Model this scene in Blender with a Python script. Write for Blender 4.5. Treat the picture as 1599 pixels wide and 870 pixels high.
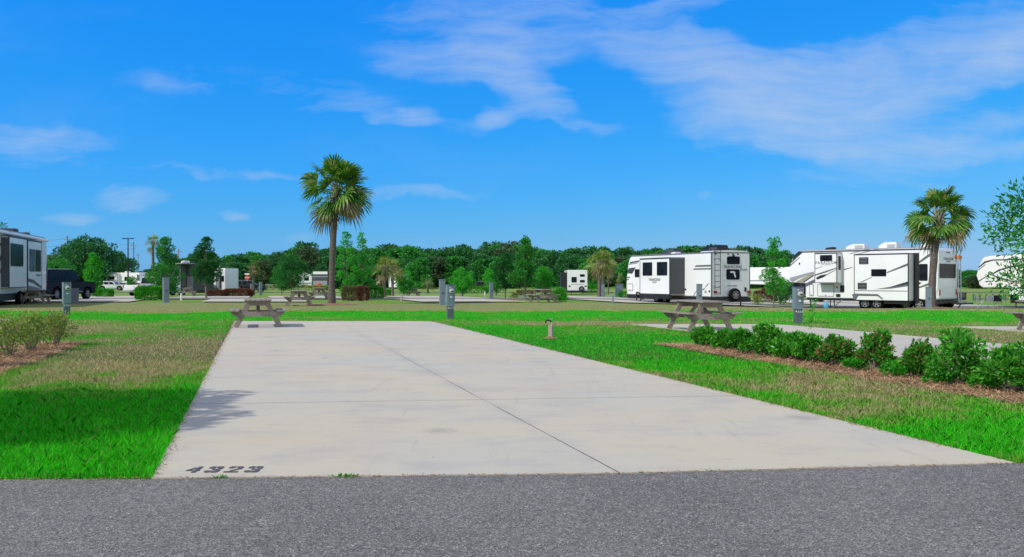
import bpy, bmesh, math, random
import numpy as np
from mathutils import Vector, Matrix, Euler
R = math.radians
rng = np.random.default_rng(7)
random.seed(7)
F = 1350.0; CAMH = 1.35            # focal length in photo pixels, eye height

# ------------------------------------------------------------------ camera, sky, sun, exposure
sc = bpy.context.scene
for o in list(bpy.data.objects): bpy.data.objects.remove(o)
col = sc.collection
cd = bpy.data.cameras.new('camera'); cam = bpy.data.objects.new('camera', cd); col.objects.link(cam)
cam.location = (0, 0, CAMH); cam.rotation_euler = (R(90), 0, 0)
cd.sensor_width = 36; cd.lens = F/1599*36; cd.clip_start = .1; cd.clip_end = 3000
sc.camera = cam
SUNV = Vector((-.85, -.52, 0)).normalized()*math.cos(R(42)) + Vector((0, 0, math.sin(R(42))))
ld = bpy.data.lights.new('sun', 'SUN'); ld.energy = 3.5; ld.angle = R(.5); ld.color = (1, .955, .885)
sun = bpy.data.objects.new('sun', ld); col.objects.link(sun); sun.location = (-20, -15, 30)
sun.rotation_euler = SUNV.to_track_quat('Z', 'Y').to_euler()
sc.view_settings.view_transform = 'Standard'; sc.view_settings.look = 'None'
sc.view_settings.exposure = 0.0; sc.view_settings.gamma = 1; sc.view_settings.use_curve_mapping = False

class NT:
    """tiny node helper"""
    def __init__(s, tree): s.t = tree; s.n = tree.nodes; s.l = tree.links
    def node(s, typ, **kw):
        n = s.n.new(typ)
        for k, v in kw.items(): setattr(n, k, v)
        return n
    def put(s, sock, v):
        if hasattr(v, 'is_linked') or hasattr(v, 'links'): s.l.new(v, sock)
        elif v is not None:
            if hasattr(sock, 'default_value') and hasattr(sock.default_value, '__len__') and isinstance(v, tuple) and len(v) == 3 and len(sock.default_value) == 4: v = (*v, 1)
            sock.default_value = v
    def m(s, op, a, b=None, c=None, clamp=False):
        n = s.node('ShaderNodeMath', operation=op); n.use_clamp = clamp
        s.put(n.inputs[0], a)
        if b is not None: s.put(n.inputs[1], b)
        if c is not None: s.put(n.inputs[2], c)
        return n.outputs[0]
    def noise(s, vec, scale, detail=3, rough=.5, dist=0, col=False):
        n = s.node('ShaderNodeTexNoise'); s.put(n.inputs['Vector'], vec)
        n.inputs['Scale'].default_value = scale; n.inputs['Detail'].default_value = detail
        n.inputs['Roughness'].default_value = rough; n.inputs['Distortion'].default_value = dist
        return n.outputs['Color' if col else 'Fac']
    def mapping(s, vec, loc=(0,0,0), rot=(0,0,0), scale=(1,1,1), typ='POINT'):
        n = s.node('ShaderNodeMapping', vector_type=typ); s.put(n.inputs['Vector'], vec)
        n.inputs['Location'].default_value = loc; n.inputs['Rotation'].default_value = rot; n.inputs['Scale'].default_value = scale
        return n.outputs[0]
    def rng(s, v, a, b, c=0., d=1., smooth=True):
        n = s.node('ShaderNodeMapRange'); n.interpolation_type = 'SMOOTHSTEP' if smooth else 'LINEAR'
        s.put(n.inputs['Value'], v)
        n.inputs['From Min'].default_value = a; n.inputs['From Max'].default_value = b
        n.inputs['To Min'].default_value = c; n.inputs['To Max'].default_value = d
        return n.outputs[0]
    def mix(s, f, a, b, blend='MIX'):
        n = s.node('ShaderNodeMix', data_type='RGBA', blend_type=blend)
        s.put(n.inputs[0], f); s.put(n.inputs[6], a); s.put(n.inputs[7], b)
        return n.outputs[2]
    def vlen(s, v):
        n = s.node('ShaderNodeVectorMath', operation='LENGTH'); s.put(n.inputs[0], v); return n.outputs['Value']
    def bump(s, h, strength=.3, dist=.02):
        n = s.node('ShaderNodeBump'); s.put(n.inputs['Height'], h)
        n.inputs['Strength'].default_value = strength; n.inputs['Distance'].default_value = dist
        return n.outputs[0]

SKYG = ((2.0, .054), (.6, 1.56), (.1, 7.9))
world = bpy.data.worlds.new("World"); sc.world = world; world.use_nodes = True
world.node_tree.nodes.clear(); w = NT(world.node_tree)
sky = w.node('ShaderNodeTexSky', sky_type='NISHITA'); sky.sun_disc = False
sky.sun_elevation = R(42); sky.sun_rotation = math.atan2(SUNV.x, SUNV.y)
sky.air_density = 1.0; sky.dust_density = .3; sky.ozone_density = 3.0; sky.altitude = 0
gen = w.node('ShaderNodeTexCoord').outputs['Generated']
sep = w.node('ShaderNodeSeparateXYZ'); w.put(sep.inputs[0], gen)
yy = w.m('MAXIMUM', sep.outputs[1], .03)
cmb = w.node('ShaderNodeCombineXYZ')
w.put(cmb.inputs[0], w.m('DIVIDE', sep.outputs[0], yy)); w.put(cmb.inputs[1], w.m('DIVIDE', sep.outputs[2], yy))
uv = cmb.outputs[0]
def vadd(a, b, k, off=.5):
    n = w.node('ShaderNodeVectorMath', operation='SUBTRACT'); w.put(n.inputs[0], b); n.inputs[1].default_value = (off,)*3
    n2 = w.node('ShaderNodeVectorMath', operation='MULTIPLY_ADD'); w.put(n2.inputs[0], n.outputs[0]); n2.inputs[1].default_value = k; w.put(n2.inputs[2], a)
    return n2.outputs[0]
warp = vadd(uv, w.noise(uv, 5.0, 4, .6, col=True), (.12, .07, 0))
warp0 = warp
warp = vadd(warp, w.noise(uv, 22.0, 4, .6, col=True), (.03, .018, 0))
CL = [(1110,118,160,46,-24,.85),(1290,160,170,50,-4,.75),(1440,125,230,44,13,.85),(1575,55,100,50,15,.9),(1230,205,130,34,-6,.85),
      (1430,233,260,14,1,.6),(1560,195,110,16,10,.7),(1350,90,230,34,10,.45),(790,75,95,45,12,.8),(690,100,110,30,-6,.6),
      (815,135,95,30,-32,.75),(800,182,75,14,10,.55),(740,16,150,26,5,.55),(1060,8,120,14,5,.4),(900,198,70,7,-4,.3),
      (771,187,20,11,12,.9),(647,184,32,11,0,.75),(588,184,18,8,0,.5),(540,165,130,24,-10,.28),(290,128,120,18,0,.22),
      (206,308,52,19,6,.85),(110,340,38,10,0,.6),(45,222,110,26,-3,.5),(350,268,150,10,-2,.34),(365,338,24,8,-10,.5),
      (650,300,80,9,0,.42),(1360,274,130,18,3,.5),(470,371,40,8,0,.4),(1100,303,14,7,0,.35),(1500,20,60,16,10,.3)]
dens = None
for i, (cx, cy, rx, ry, an, st) in enumerate(CL):
    small = rx < 55
    mp = w.mapping(warp if not small else vadd(uv, w.noise(uv, 30.0, 4, .6, col=True), (.022, .012, 0)), ((cx-799.5)/F, (435-cy)/F, 0), (0, 0, R(an)), (rx/F, ry/F, 1), 'TEXTURE')
    v = w.m('MULTIPLY', w.rng(w.vlen(mp), 1.8, .0), st)
    dens = v if dens is None else w.m('ADD', dens, v)
wisp = w.m('ADD', w.m('MULTIPLY', w.noise(w.mapping(warp0, (0,0,0), (0,0,R(-14)), (3.5, 13, 1)), 1.0, 9, .62, .8), .62), w.m('MULTIPLY', w.noise(w.mapping(warp0, (2,5,0), (0,0,R(-7)), (9, 60, 1)), 1.0, 6, .6, .3), .38))
veil = w.noise(w.mapping(warp, (3,1,0), (0,0,R(-8)), (1.6, 5, 1)), 1.6, 5, .55)
dens = w.m('MULTIPLY', w.m('SUBTRACT', 1.0, w.m('EXPONENT', w.m('MULTIPLY', dens, -1.25))), 1.15)
dens = w.m('MAXIMUM', w.m('MULTIPLY', w.m('ADD', dens, w.m('MULTIPLY', w.m('SUBTRACT', wisp, .53), 2.9)), w.rng(dens, .0, .35)), 0)
dens = w.m('ADD', dens, w.m('MULTIPLY', w.rng(veil, .5, .8), .13))
dens = w.m('MULTIPLY', w.rng(dens, .0, 1.7, 0, .88, smooth=False), w.rng(sep.outputs[2], -.01, .02))
sp2 = w.node('ShaderNodeSeparateColor'); w.put(sp2.inputs[0], sky.outputs[0])
cb2 = w.node('ShaderNodeCombineColor')
for k, (ga, gm) in enumerate(SKYG): w.put(cb2.inputs[k], w.m('MULTIPLY', w.m('POWER', sp2.outputs[k], ga), gm))
hzb = w.rng(sep.outputs[2], .0, .13, .84, 1.0)
skb = w.node('ShaderNodeCombineColor'); w.put(skb.inputs[0], 1.0); w.put(skb.inputs[1], 1.0); w.put(skb.inputs[2], hzb)
skyc = w.mix(dens, w.mix(1.0, cb2.outputs[0], skb.outputs[0], 'MULTIPLY'), (5.4, 6.4, 8.0))
# unseen broken cloud added high overhead and behind the camera as fill light
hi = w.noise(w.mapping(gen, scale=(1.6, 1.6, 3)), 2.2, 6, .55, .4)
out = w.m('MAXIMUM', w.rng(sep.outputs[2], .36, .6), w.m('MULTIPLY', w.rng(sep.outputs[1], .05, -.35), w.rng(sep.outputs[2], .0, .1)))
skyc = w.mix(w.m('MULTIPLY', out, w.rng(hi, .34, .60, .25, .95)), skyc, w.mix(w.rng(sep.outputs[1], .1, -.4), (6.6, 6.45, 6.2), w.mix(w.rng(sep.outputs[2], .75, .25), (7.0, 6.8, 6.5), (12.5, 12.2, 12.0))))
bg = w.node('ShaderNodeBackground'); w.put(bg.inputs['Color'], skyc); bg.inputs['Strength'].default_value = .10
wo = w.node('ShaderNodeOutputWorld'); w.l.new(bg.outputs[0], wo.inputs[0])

# ------------------------------------------------------------------ object helpers
def tag(o, label=None, cat=None, group=None, kind=None):
    if label: o['label'] = label
    if cat: o['category'] = cat
    if group: o['group'] = group
    if kind: o['kind'] = kind
    return o
def empty(name, loc=(0,0,0), rz=0, label=None, cat=None, group=None):
    o = bpy.data.objects.new(name, None); col.objects.link(o); o.location = loc; o.rotation_euler = (0, 0, rz)
    o.empty_display_size = .2
    return tag(o, label, cat, group)
def kids(o): return [c for c in bpy.data.objects if c.parent == o]
def copy_tree(o, parent=None):
    c = o.copy(); col.objects.link(c)
    if parent: c.parent = parent
    for ch in kids(o): copy_tree(ch, c)
    return c
def np_mesh(name, V, faces_n, idx, mat, parent=None, smooth=False):
    """V (n,3); faces all of size faces_n; idx flat"""
    me = bpy.data.meshes.new(name); nv = len(V); nf = len(idx)//faces_n
    me.vertices.add(nv); me.vertices.foreach_set('co', np.asarray(V, dtype=np.float32).ravel())
    me.loops.add(len(idx)); me.loops.foreach_set('vertex_index', np.asarray(idx, dtype=np.int32))
    me.polygons.add(nf); me.polygons.foreach_set('loop_start', np.arange(nf, dtype=np.int32)*faces_n)
    if smooth: me.polygons.foreach_set('use_smooth', np.ones(nf, dtype=bool))
    me.update(calc_edges=True); me.materials.append(mat)
    o = bpy.data.objects.new(name, me); col.objects.link(o)
    if parent: o.parent = parent
    return o
class MB:
    def __init__(s): s.v = []; s.f = []
    def add(s, vs, fs):
        b = len(s.v); s.v += [tuple(p) for p in vs]; s.f += [tuple(b+i for i in f) for f in fs]; return s
    def box(s, x0, x1, y0, y1, z0, z1, M=None):
        vs = [Vector((x, y, z)) for z in (z0, z1) for x, y in ((x0, y0), (x1, y0), (x1, y1), (x0, y1))]
        if M: vs = [M @ p for p in vs]
        return s.add(vs, [(3,2,1,0),(4,5,6,7),(0,1,5,4),(1,2,6,5),(2,3,7,6),(3,0,4,7)])
    def beam(s, p, q, wd, h, up=(0,0,1)):
        p = Vector(p); q = Vector(q); d = (q-p).normalized(); u = Vector(up); r = d.cross(u)
        if r.length < 1e-3: r = d.cross(Vector((0,1,0)))
        r.normalize(); u = r.cross(d)
        vs = [c + r*a*wd/2 + u*b*h/2 for c in (p, q) for a, b in ((-1,-1),(1,-1),(1,1),(-1,1))]
        return s.add(vs, [(3,2,1,0),(4,5,6,7),(0,1,5,4),(1,2,6,5),(2,3,7,6),(3,0,4,7)])
    def ext(s, poly, axis, a, b):
        """extrude a 2d polygon along axis 'x','y','z' from a to b; poly in the two other axes"""
        n = len(poly)
        def P(p, t): return {'x': (t, p[0], p[1]), 'y': (p[0], t, p[1]), 'z': (p[0], p[1], t)}[axis]
        return s.add([P(p, a) for p in poly] + [P(p, b) for p in poly],
                     [tuple(range(n-1, -1, -1)), tuple(range(n, 2*n))] + [(i, (i+1) % n, n+(i+1) % n, n+i) for i in range(n)])
    def tube(s, pts, rad, n=8, cap=True):
        pts = [Vector(p) for p in pts]; rad = rad if hasattr(rad, '__len__') else [rad]*len(pts)
        b = len(s.v); up = Vector((.13, .21, .97))
        for i, p in enumerate(pts):
            d = (pts[min(i+1, len(pts)-1)] - pts[max(i-1, 0)]).normalized()
            a = d.cross(up)
            if a.length < .05: a = d.cross(Vector((1, 0, 0)))
            a.normalize(); c = d.cross(a)
            s.v += [tuple(p + (a*math.cos(t)+c*math.sin(t))*rad[i]) for t in [k*2*math.pi/n for k in range(n)]]
        for i in range(len(pts)-1):
            s.f += [(b+i*n+k, b+i*n+(k+1) % n, b+(i+1)*n+(k+1) % n, b+(i+1)*n+k) for k in range(n)]
        if cap: s.f += [tuple(b+k for k in range(n)), tuple(b+(len(pts)-1)*n+k for k in range(n-1, -1, -1))]
        return s
    def lathe(s, prof, c, axis='z', n=20):
        """prof list of (r, t) ; revolved round axis through c"""
        b = len(s.v); c = Vector(c)
        for r, t in prof:
            for k in range(n):
                a = k*2*math.pi/n; x, y = r*math.cos(a), r*math.sin(a)
                s.v.append(tuple(c + Vector({'z': (x, y, t), 'y': (x, t, y), 'x': (t, x, y)}[axis])))
        m = len(prof)
        for i in range(m-1):
            s.f += [(b+i*n+k, b+i*n+(k+1) % n, b+(i+1)*n+(k+1) % n, b+(i+1)*n+k) for k in range(n)]
        s.f += [tuple(b+k for k in range(n)), tuple(b+(m-1)*n+k for k in range(n))]
        return s
    def build(s, name, mat, parent=None, bevel=0, smooth=False, seg=2):
        me = bpy.data.meshes.new(name); me.from_pydata(s.v, [], s.f)
        bm = bmesh.new(); bm.from_mesh(me); bmesh.ops.recalc_face_normals(bm, faces=bm.faces[:])
        if bevel: bmesh.ops.bevel(bm, geom=[e for e in bm.edges if len(e.link_faces) == 2 and e.calc_face_angle(0) > .6], offset=bevel, segments=seg, affect='EDGES', clamp_overlap=True)
        bm.to_mesh(me); bm.free()
        if smooth: me.polygons.foreach_set('use_smooth', np.ones(len(me.polygons), dtype=bool))
        me.materials.append(mat)
        if smooth: me.set_sharp_from_angle(angle=R(40))
        o = bpy.data.objects.new(name, me); col.objects.link(o)
        if parent: o.parent = parent
        return o
def rrect(x0, x1, z0, z1, r, n=4):
    r = min(r, (x1-x0)/2.01, (z1-z0)/2.01); out = []
    for cx, cz, a0 in ((x1-r, z1-r, 0), (x0+r, z1-r, 90), (x0+r, z0+r, 180), (x1-r, z0+r, 270)):
        out += [(cx+r*math.cos(R(a0+90*i/n)), cz+r*math.sin(R(a0+90*i/n))) for i in range(n+1)]
    return out
def sm(t): t = min(max(t, 0), 1); return t*t*(3-2*t)
def terrain(x, y):
    if y < 30: return 0.0
    a = sm((y-40)/85); b = sm((y-36)/26); u = sm((x/max(y, 1)-.05)/.37)
    return -.75*(a*(1-u)+b*u)
def gx(px, Y): return (px-799.5)/F*Y
def pos(px, Y, dz=0): x = gx(px, Y); return (x, Y, terrain(x, Y)+dz)
def zpix(py, Y): return CAMH-(py-435)/F*Y
SK = .295                                   # pads run towards (-SK, 1)
YAW = math.atan(SK)
def text_obj(body, size, mat, parent, loc, rot, name='lettering', spacing=1.0, depth=.003, sx=1.0):
    cu = bpy.data.curves.new(name, 'FONT'); cu.body = body; cu.size = size; cu.extrude = depth
    cu.align_x = 'CENTER'; cu.align_y = 'CENTER'; cu.space_character = spacing; cu.offset = size*.012
    t = bpy.data.objects.new('tmp', cu); col.objects.link(t)
    dg = bpy.context.evaluated_depsgraph_get(); me = bpy.data.meshes.new_from_object(t.evaluated_get(dg))
    bpy.data.objects.remove(t); bpy.data.curves.remove(cu)
    me.materials.clear(); me.materials.append(mat); me.name = name
    o = bpy.data.objects.new(name, me); col.objects.link(o)
    if parent: o.parent = parent
    o.location = loc; o.rotation_euler = rot; o.scale = (sx, 1, 1)
    return o

# ------------------------------------------------------------------ materials
def newmat(name):
    m = bpy.data.materials.new(name); m.use_nodes = True; t = NT(m.node_tree); p = m.node_tree.nodes['Principled BSDF']
    return m, t, p
def pm(name, c, rough=.5, metal=0, var=.12, scale=4, bump=0, bscale=60, spec=.5, dirt=0, coat=0):
    m, t, p = newmat(name); tc = t.node('ShaderNodeTexCoord').outputs['Object']
    n = t.noise(tc, scale, 5, .6)
    c2 = tuple(x*(1-var) for x in c); c1 = tuple(min(1, x*(1+var*.6)) for x in c)
    base = t.mix(t.rng(n, .3, .7), c2, c1)
    if dirt:
        st = t.noise(t.mapping(tc, scale=(9, 9, .8)), 1.0, 5, .65)
        base = t.mix(t.m('MULTIPLY', t.rng(st, .52, .8), dirt), base, tuple(x*.45 for x in (c[0], c[1]*.95, c[2]*.85)))
    t.put(p.inputs['Base Color'], base); p.inputs['Roughness'].default_value = rough; p.inputs['Metallic'].default_value = metal
    p.inputs['Specular IOR Level'].default_value = spec; p.inputs['Coat Weight'].default_value = coat
    if bump: t.put(p.inputs['Normal'], t.bump(t.noise(tc, bscale, 4, .6), bump, .01))
    return m
def leafmat(name, c1, c2, c3=None, trans=.35, rough=.45, f3=.12):
    m, t, p = newmat(name); g = t.node('ShaderNodeNewGeometry'); tc = t.node('ShaderNodeTexCoord').outputs['Object']
    r = g.outputs['Random Per Island']
    c = t.mix(r, c1, c2)
    if c3: c = t.mix(t.m('GREATER_THAN', t.m('FRACT', t.m('MULTIPLY', r, 17.3)), 1-f3), c, c3)
    c = t.mix(t.rng(t.noise(tc, 1.3, 2), .35, .7, 0, .35), c, tuple(x*1.5 for x in c2))
    t.put(p.inputs['Base Color'], c); p.inputs['Roughness'].default_value = rough; p.inputs['Specular IOR Level'].default_value = .25
    tr = t.node('ShaderNodeBsdfTranslucent'); t.put(tr.inputs['Color'], t.mix(1.0, c, (1.3, 1.5, .6), 'MULTIPLY'))
    mx = t.node('ShaderNodeMixShader'); mx.inputs[0].default_value = trans
    out = m.node_tree.nodes['Material Output']
    t.l.new(p.outputs[0], mx.inputs[1]); t.l.new(tr.outputs[0], mx.inputs[2]); t.l.new(mx.outputs[0], out.inputs[0])
    return m
def grass_group():
    """dry / lush patches of the lawn as a function of the place on the ground"""
    g = bpy.data.node_groups.new('lawn_patches', 'ShaderNodeTree')
    g.interface.new_socket('Color', in_out='OUTPUT', socket_type='NodeSocketColor')
    g.interface.new_socket('Dry', in_out='OUTPUT', socket_type='NodeSocketFloat')
    t = NT(g); pz = t.node('ShaderNodeNewGeometry').outputs['Position']
    s = t.node('ShaderNodeSeparateXYZ'); t.put(s.inputs[0], pz); X, Y = s.outputs[0], s.outputs[1]
    flat = t.mapping(pz, scale=(1, 1, 0))
    n1 = t.noise(flat, .38, 5, .6, .4); n2 = t.noise(flat, 2.6, 5, .65); n3 = t.noise(t.mapping(flat, scale=(.16, .05, 0)), 1.0, 5, .65); n4 = t.noise(t.mapping(flat, (5, 3, 0), scale=(1, .7, 1)), 1.1, 5, .7)
    dry = t.m('ADD', t.m('MULTIPLY', t.m('SUBTRACT', n1, .5), 1.9), t.m('MULTIPLY', t.m('SUBTRACT', n2, .5), 2.4))
    dry = t.m('ADD', dry, t.m('MULTIPLY', t.m('SUBTRACT', n4, .5), 2.0)); dry = t.m('ADD', dry, .17)
    wob = t.m('ADD', Y, t.m('MULTIPLY', t.m('SUBTRACT', n3, .5), 13))
    def band(a, b, k, soft=1.2):
        v = t.m('MULTIPLY', t.rng(wob, a-soft, a+soft), t.rng(wob, b+soft, b-soft)); return t.m('MULTIPLY', v, k)
    dry = t.m('ADD', dry, band(36.0, 49.5, .85)); dry = t.m('ADD', dry, band(28.6, 35.2, -.42))
    dry = t.m('ADD', dry, band(51, 190, .32))
    for cx, cy, rx, ry, k in ((-6.2, 15.5, 2.6, 6, .7), (-4.6, 7.2, 5.5, 3.4, -1.1), (1.2, 18.5, 3.4, 5.5, -.6), (-.5, 23.5, 2.0, 2.6, -.6), (3.0, 26.0, 4.6, 1.6, .8),
                              (4.4, 11.4, 1.8, 2.6, .5), (3.1, 13.2, 1.2, 2.2, -.45), (4.2, 7.2, 2.4, 1.3, -.8), (5.2, 15.8, 1.5, 2.2, .35),
                              (-14, 24, 5, 4, .5), (-13, 21, 5, 5, .3), (14, 19, 9, 8, .5), (-3.2, 10.5, 1.2, 3.2, -.5), (-4.9, 17.5, .9, 3.5, -.6)):
        mp = t.mapping(flat, (cx, cy, 0), (0, 0, YAW if cy < 20 else 0), (rx, ry, 1), 'TEXTURE')
        dry = t.m('ADD', dry, t.m('MULTIPLY', t.rng(t.vlen(mp), 1.25, .2), k))
    d = t.rng(dry, -.35, .85)
    fine = t.noise(flat, 34, 3, .7)
    lush = t.mix(t.rng(fine, .3, .7), (.008, .33, .003), (.05, .54, .008))
    dryc = t.mix(t.rng(fine, .3, .7), (.23, .26, .075), (.40, .41, .165))
    mid = t.mix(t.rng(fine, .3, .7), (.08, .30, .02), (.19, .42, .04))
    c = t.mix(t.rng(d, 0, .5, smooth=False), lush, mid); c = t.mix(t.rng(d, .5, 1, smooth=False), c, dryc)
    o = t.node('NodeGroupOutput'); t.l.new(c, o.inputs[0]); t.l.new(d, o.inputs[1])
    return g
GG = grass_group()
def mat_ground():
    m, t, p = newmat('lawn_ground'); g = t.node('ShaderNodeGroup'); g.node_tree = GG
    pz = t.node('ShaderNodeNewGeometry').outputs['Position']
    s = t.node('ShaderNodeSeparateXYZ'); t.put(s.inputs[0], pz)
    # soil shows between the blades where they are modelled
    c = t.mix(t.rng(s.outputs[1], 10, 32, .62, 0), g.outputs[0], (.04, .05, .012))
    g1 = t.noise(pz, 9, 6, .75); g2 = t.noise(pz, 45, 4, .75)
    c = t.mix(1.0, c, t.mix(t.rng(g1, .3, .75), (.62, .62, .62), (1.2, 1.2, 1.2)), 'MULTIPLY')
    t.put(p.inputs['Base Color'], c); p.inputs['Roughness'].default_value = .95; p.inputs['Specular IOR Level'].default_value = .1
    t.put(p.inputs['Normal'], t.bump(t.m('ADD', g1, t.m('MULTIPLY', g2, .6)), .9, .08))
    return m
def mat_blade():
    m, t, p = newmat('grass_blade'); g = t.node('ShaderNodeGroup'); g.node_tree = GG
    r = t.node('ShaderNodeNewGeometry').outputs['Random Per Island']
    c = t.mix(1.0, g.outputs[0], t.mix(r, (.6, .62, .6), (2.7, 2.05, 3.0)), 'MULTIPLY')
    c = t.mix(t.m('MULTIPLY', t.m('GREATER_THAN', t.m('FRACT', t.m('MULTIPLY', r, 13.7)), .93), .7), c, (.36, .33, .13))
    t.put(p.inputs['Base Color'], c); p.inputs['Roughness'].default_value = .55; p.inputs['Specular IOR Level'].default_value = .15
    tr = t.node('ShaderNodeBsdfTranslucent'); t.put(tr.inputs['Color'], c)
    mx = t.node('ShaderNodeMixShader'); mx.inputs[0].default_value = .35; out = m.node_tree.nodes['Material Output']
    t.l.new(p.outputs[0], mx.inputs[1]); t.l.new(tr.outputs[0], mx.inputs[2]); t.l.new(mx.outputs[0], out.inputs[0])
    return m
def mat_concrete(name, seam=None, joints=()):
    m, t, p = newmat(name); pz = t.node('ShaderNodeNewGeometry').outputs['Position']
    s = t.node('ShaderNodeSeparateXYZ'); t.put(s.inputs[0], pz)
    big = t.noise(pz, .28, 4, .55); mid = t.noise(t.mapping(pz, scale=(.7, 1.0, 1)), 1.5, 7, .7); fine = t.noise(pz, 90, 3, .7)
    c = t.mix(t.rng(big, .35, .65), (.53, .475, .35), (.475, .455, .385))
    c = t.mix(t.rng(mid, .45, .72, 0, .7), c, (.385, .365, .335))
    stain = t.noise(t.mapping(pz, (4, 2, 0), (0, 0, .2), (.9, 1.5, 1)), 1.6, 8, .78, .6)
    c = t.mix(t.rng(stain, .57, .75, 0, .6), c, (.25, .24, .225))
    warmst = t.noise(t.mapping(pz, (1, 7, 0), (0, 0, 0), (.5, .9, 1)), .7, 5, .6)
    c = t.mix(t.rng(warmst, .5, .72, 0, .5), c, (.52, .42, .29))
    c = t.mix(t.rng(fine, .25, .75, 0, .22), c, (.32, .31, .30))
    scuff = t.noise(t.mapping(pz, (3, 1, 0), (0, 0, -YAW-.12), (5.5, .4, 1)), 1.5, 6, .7, .4)
    c = t.mix(t.rng(scuff, .58, .74, 0, .42), c, (.27, .26, .25))
    drip = t.node('ShaderNodeTexVoronoi'); t.put(drip.inputs['Vector'], t.mapping(pz, (2, 3, 0))); drip.inputs['Scale'].default_value = .55
    dd = t.m('ADD', drip.outputs['Distance'], t.m('MULTIPLY', t.m('SUBTRACT', t.noise(pz, 9, 4, .7), .5), .16))
    c = t.mix(t.rng(dd, .11, .03, 0, .38), c, (.22, .205, .19))
    pit = t.node('ShaderNodeTexVoronoi'); t.put(pit.inputs['Vector'], pz); pit.inputs['Scale'].default_value = 2.3
    c = t.mix(t.m('LESS_THAN', pit.outputs['Distance'], .02), c, (.05, .05, .045))
    sy = t.m('ADD', s.outputs[0], t.m('MULTIPLY', s.outputs[1], SK))
    wig = t.m('MULTIPLY', t.m('SUBTRACT', t.noise(pz, 7, 4, .7), .5), .02)
    line = None
    if seam is not None:
        line = t.m('MULTIPLY', t.m('LESS_THAN', t.m('ABSOLUTE', t.m('ADD', t.m('SUBTRACT', sy, seam), wig)), .0065), t.rng(t.noise(t.mapping(pz, scale=(.3, .3, 0)), 1.5, 3), .3, .6, .25, .95))
        line = t.m('MULTIPLY', line, t.rng(s.outputs[1], 11, 24, 1, .25))
        side = t.rng(t.m('ABSOLUTE', t.m('SUBTRACT', sy, seam)), .22, .0, 0, .25)
        c = t.mix(t.m('MULTIPLY', side, t.rng(mid, .35, .6)), c, (.33, .32, .31))
    ty = t.m('ADD', t.m('SUBTRACT', s.outputs[1], t.m('MULTIPLY', s.outputs[0], .11)), wig)
    for k, j in enumerate(joints):
        l = t.m('MULTIPLY', t.m('LESS_THAN', t.m('ABSOLUTE', t.m('SUBTRACT', ty, j)), .007 if k else .010), .75 if k == 0 else .5)
        line = l if line is None else t.m('MAXIMUM', line, l)
    if line is not None: c = t.mix(line, c, (.07, .065, .06))
    t.put(p.inputs['Base Color'], c); p.inputs['Roughness'].default_value = .85; p.inputs['Specular IOR Level'].default_value = .25
    t.put(p.inputs['Normal'], t.bump(t.m('ADD', fine, t.m('MULTIPLY', mid, 1.5)), .25, .004))
    return m
def mat_asphalt():
    m, t, p = newmat('asphalt'); pz = t.node('ShaderNodeNewGeometry').outputs['Position']
    v = t.node('ShaderNodeTexVoronoi'); t.put(v.inputs['Vector'], pz); v.inputs['Scale'].default_value = 150
    sepc = t.node('ShaderNodeSeparateColor'); t.l.new(v.outputs['Color'], sepc.inputs[0])
    g = t.rng(sepc.outputs[0], 0, 1, .25, 1.7, smooth=False)
    big = t.noise(pz, .7, 5, .6); mid = t.noise(pz, 18, 5, .75)
    base = t.mix(t.rng(big, .35, .65), (.168, .160, .148), (.205, .195, .180))
    c = t.mix(1.0, base, t.mix(t.rng(sepc.outputs[0], 0, 1, 0, 1, smooth=False), (.30, .30, .31), (1.7, 1.68, 1.64)), 'MULTIPLY')
    c = t.mix(t.m('GREATER_THAN', sepc.outputs[1], .94), c, (.50, .48, .45))
    c = t.mix(t.rng(mid, .35, .65, .35, 0), c, (.055, .055, .058))
    t.put(p.inputs['Base Color'], c); p.inputs['Roughness'].default_value = .9; p.inputs['Specular IOR Level'].default_value = .3
    t.put(p.inputs['Normal'], t.bump(t.m('ADD', v.outputs['Distance'], mid), .8, .006))
    return m
def mat_mulch():
    m, t, p = newmat('pine_straw_bed'); pz = t.node('ShaderNodeNewGeometry').outputs['Position']
    n = t.noise(t.mapping(pz, scale=(1, 1, 1)), 22, 6, .75, 1.5); b = t.noise(pz, 2.5, 4, .6)
    c = t.mix(t.rng(n, .35, .68), (.13, .07, .035), (.52, .32, .18)); c = t.mix(t.rng(b, .4, .7, 0, .5), c, (.16, .09, .05))
    t.put(p.inputs['Base Color'], c); p.inputs['Roughness'].default_value = .95
    t.put(p.inputs['Normal'], t.bump(n, 1, .04)); return m
def mat_wood(name, c, c2):
    m, t, p = newmat(name); tc = t.node('ShaderNodeTexCoord').outputs['Object']
    g = t.noise(t.mapping(tc, scale=(14, 1.5, 14)), 3, 6, .7, .6); n = t.noise(tc, 3, 4)
    cc = t.mix(t.rng(g, .3, .7), c, c2); cc = t.mix(t.rng(n, .5, .75, 0, .5), cc, tuple(x*.5 for x in c))
    t.put(p.inputs['Base Color'], cc); p.inputs['Roughness'].default_value = .9
    t.put(p.inputs['Normal'], t.bump(g, .5, .01)); return m
def mat_bark(name, c, c2, ring=0):
    m, t, p = newmat(name); tc = t.node('ShaderNodeTexCoord').outputs['Object']
    g = t.noise(t.mapping(tc, scale=(12, 12, 26 if ring else 2.5)), 1, 6, .7, .3)
    cc = t.mix(t.rng(g, .32, .68), c, c2)
    t.put(p.inputs['Base Color'], cc); p.inputs['Roughness'].default_value = .95; t.put(p.inputs['Normal'], t.bump(g, 1, .04)); return m
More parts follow.
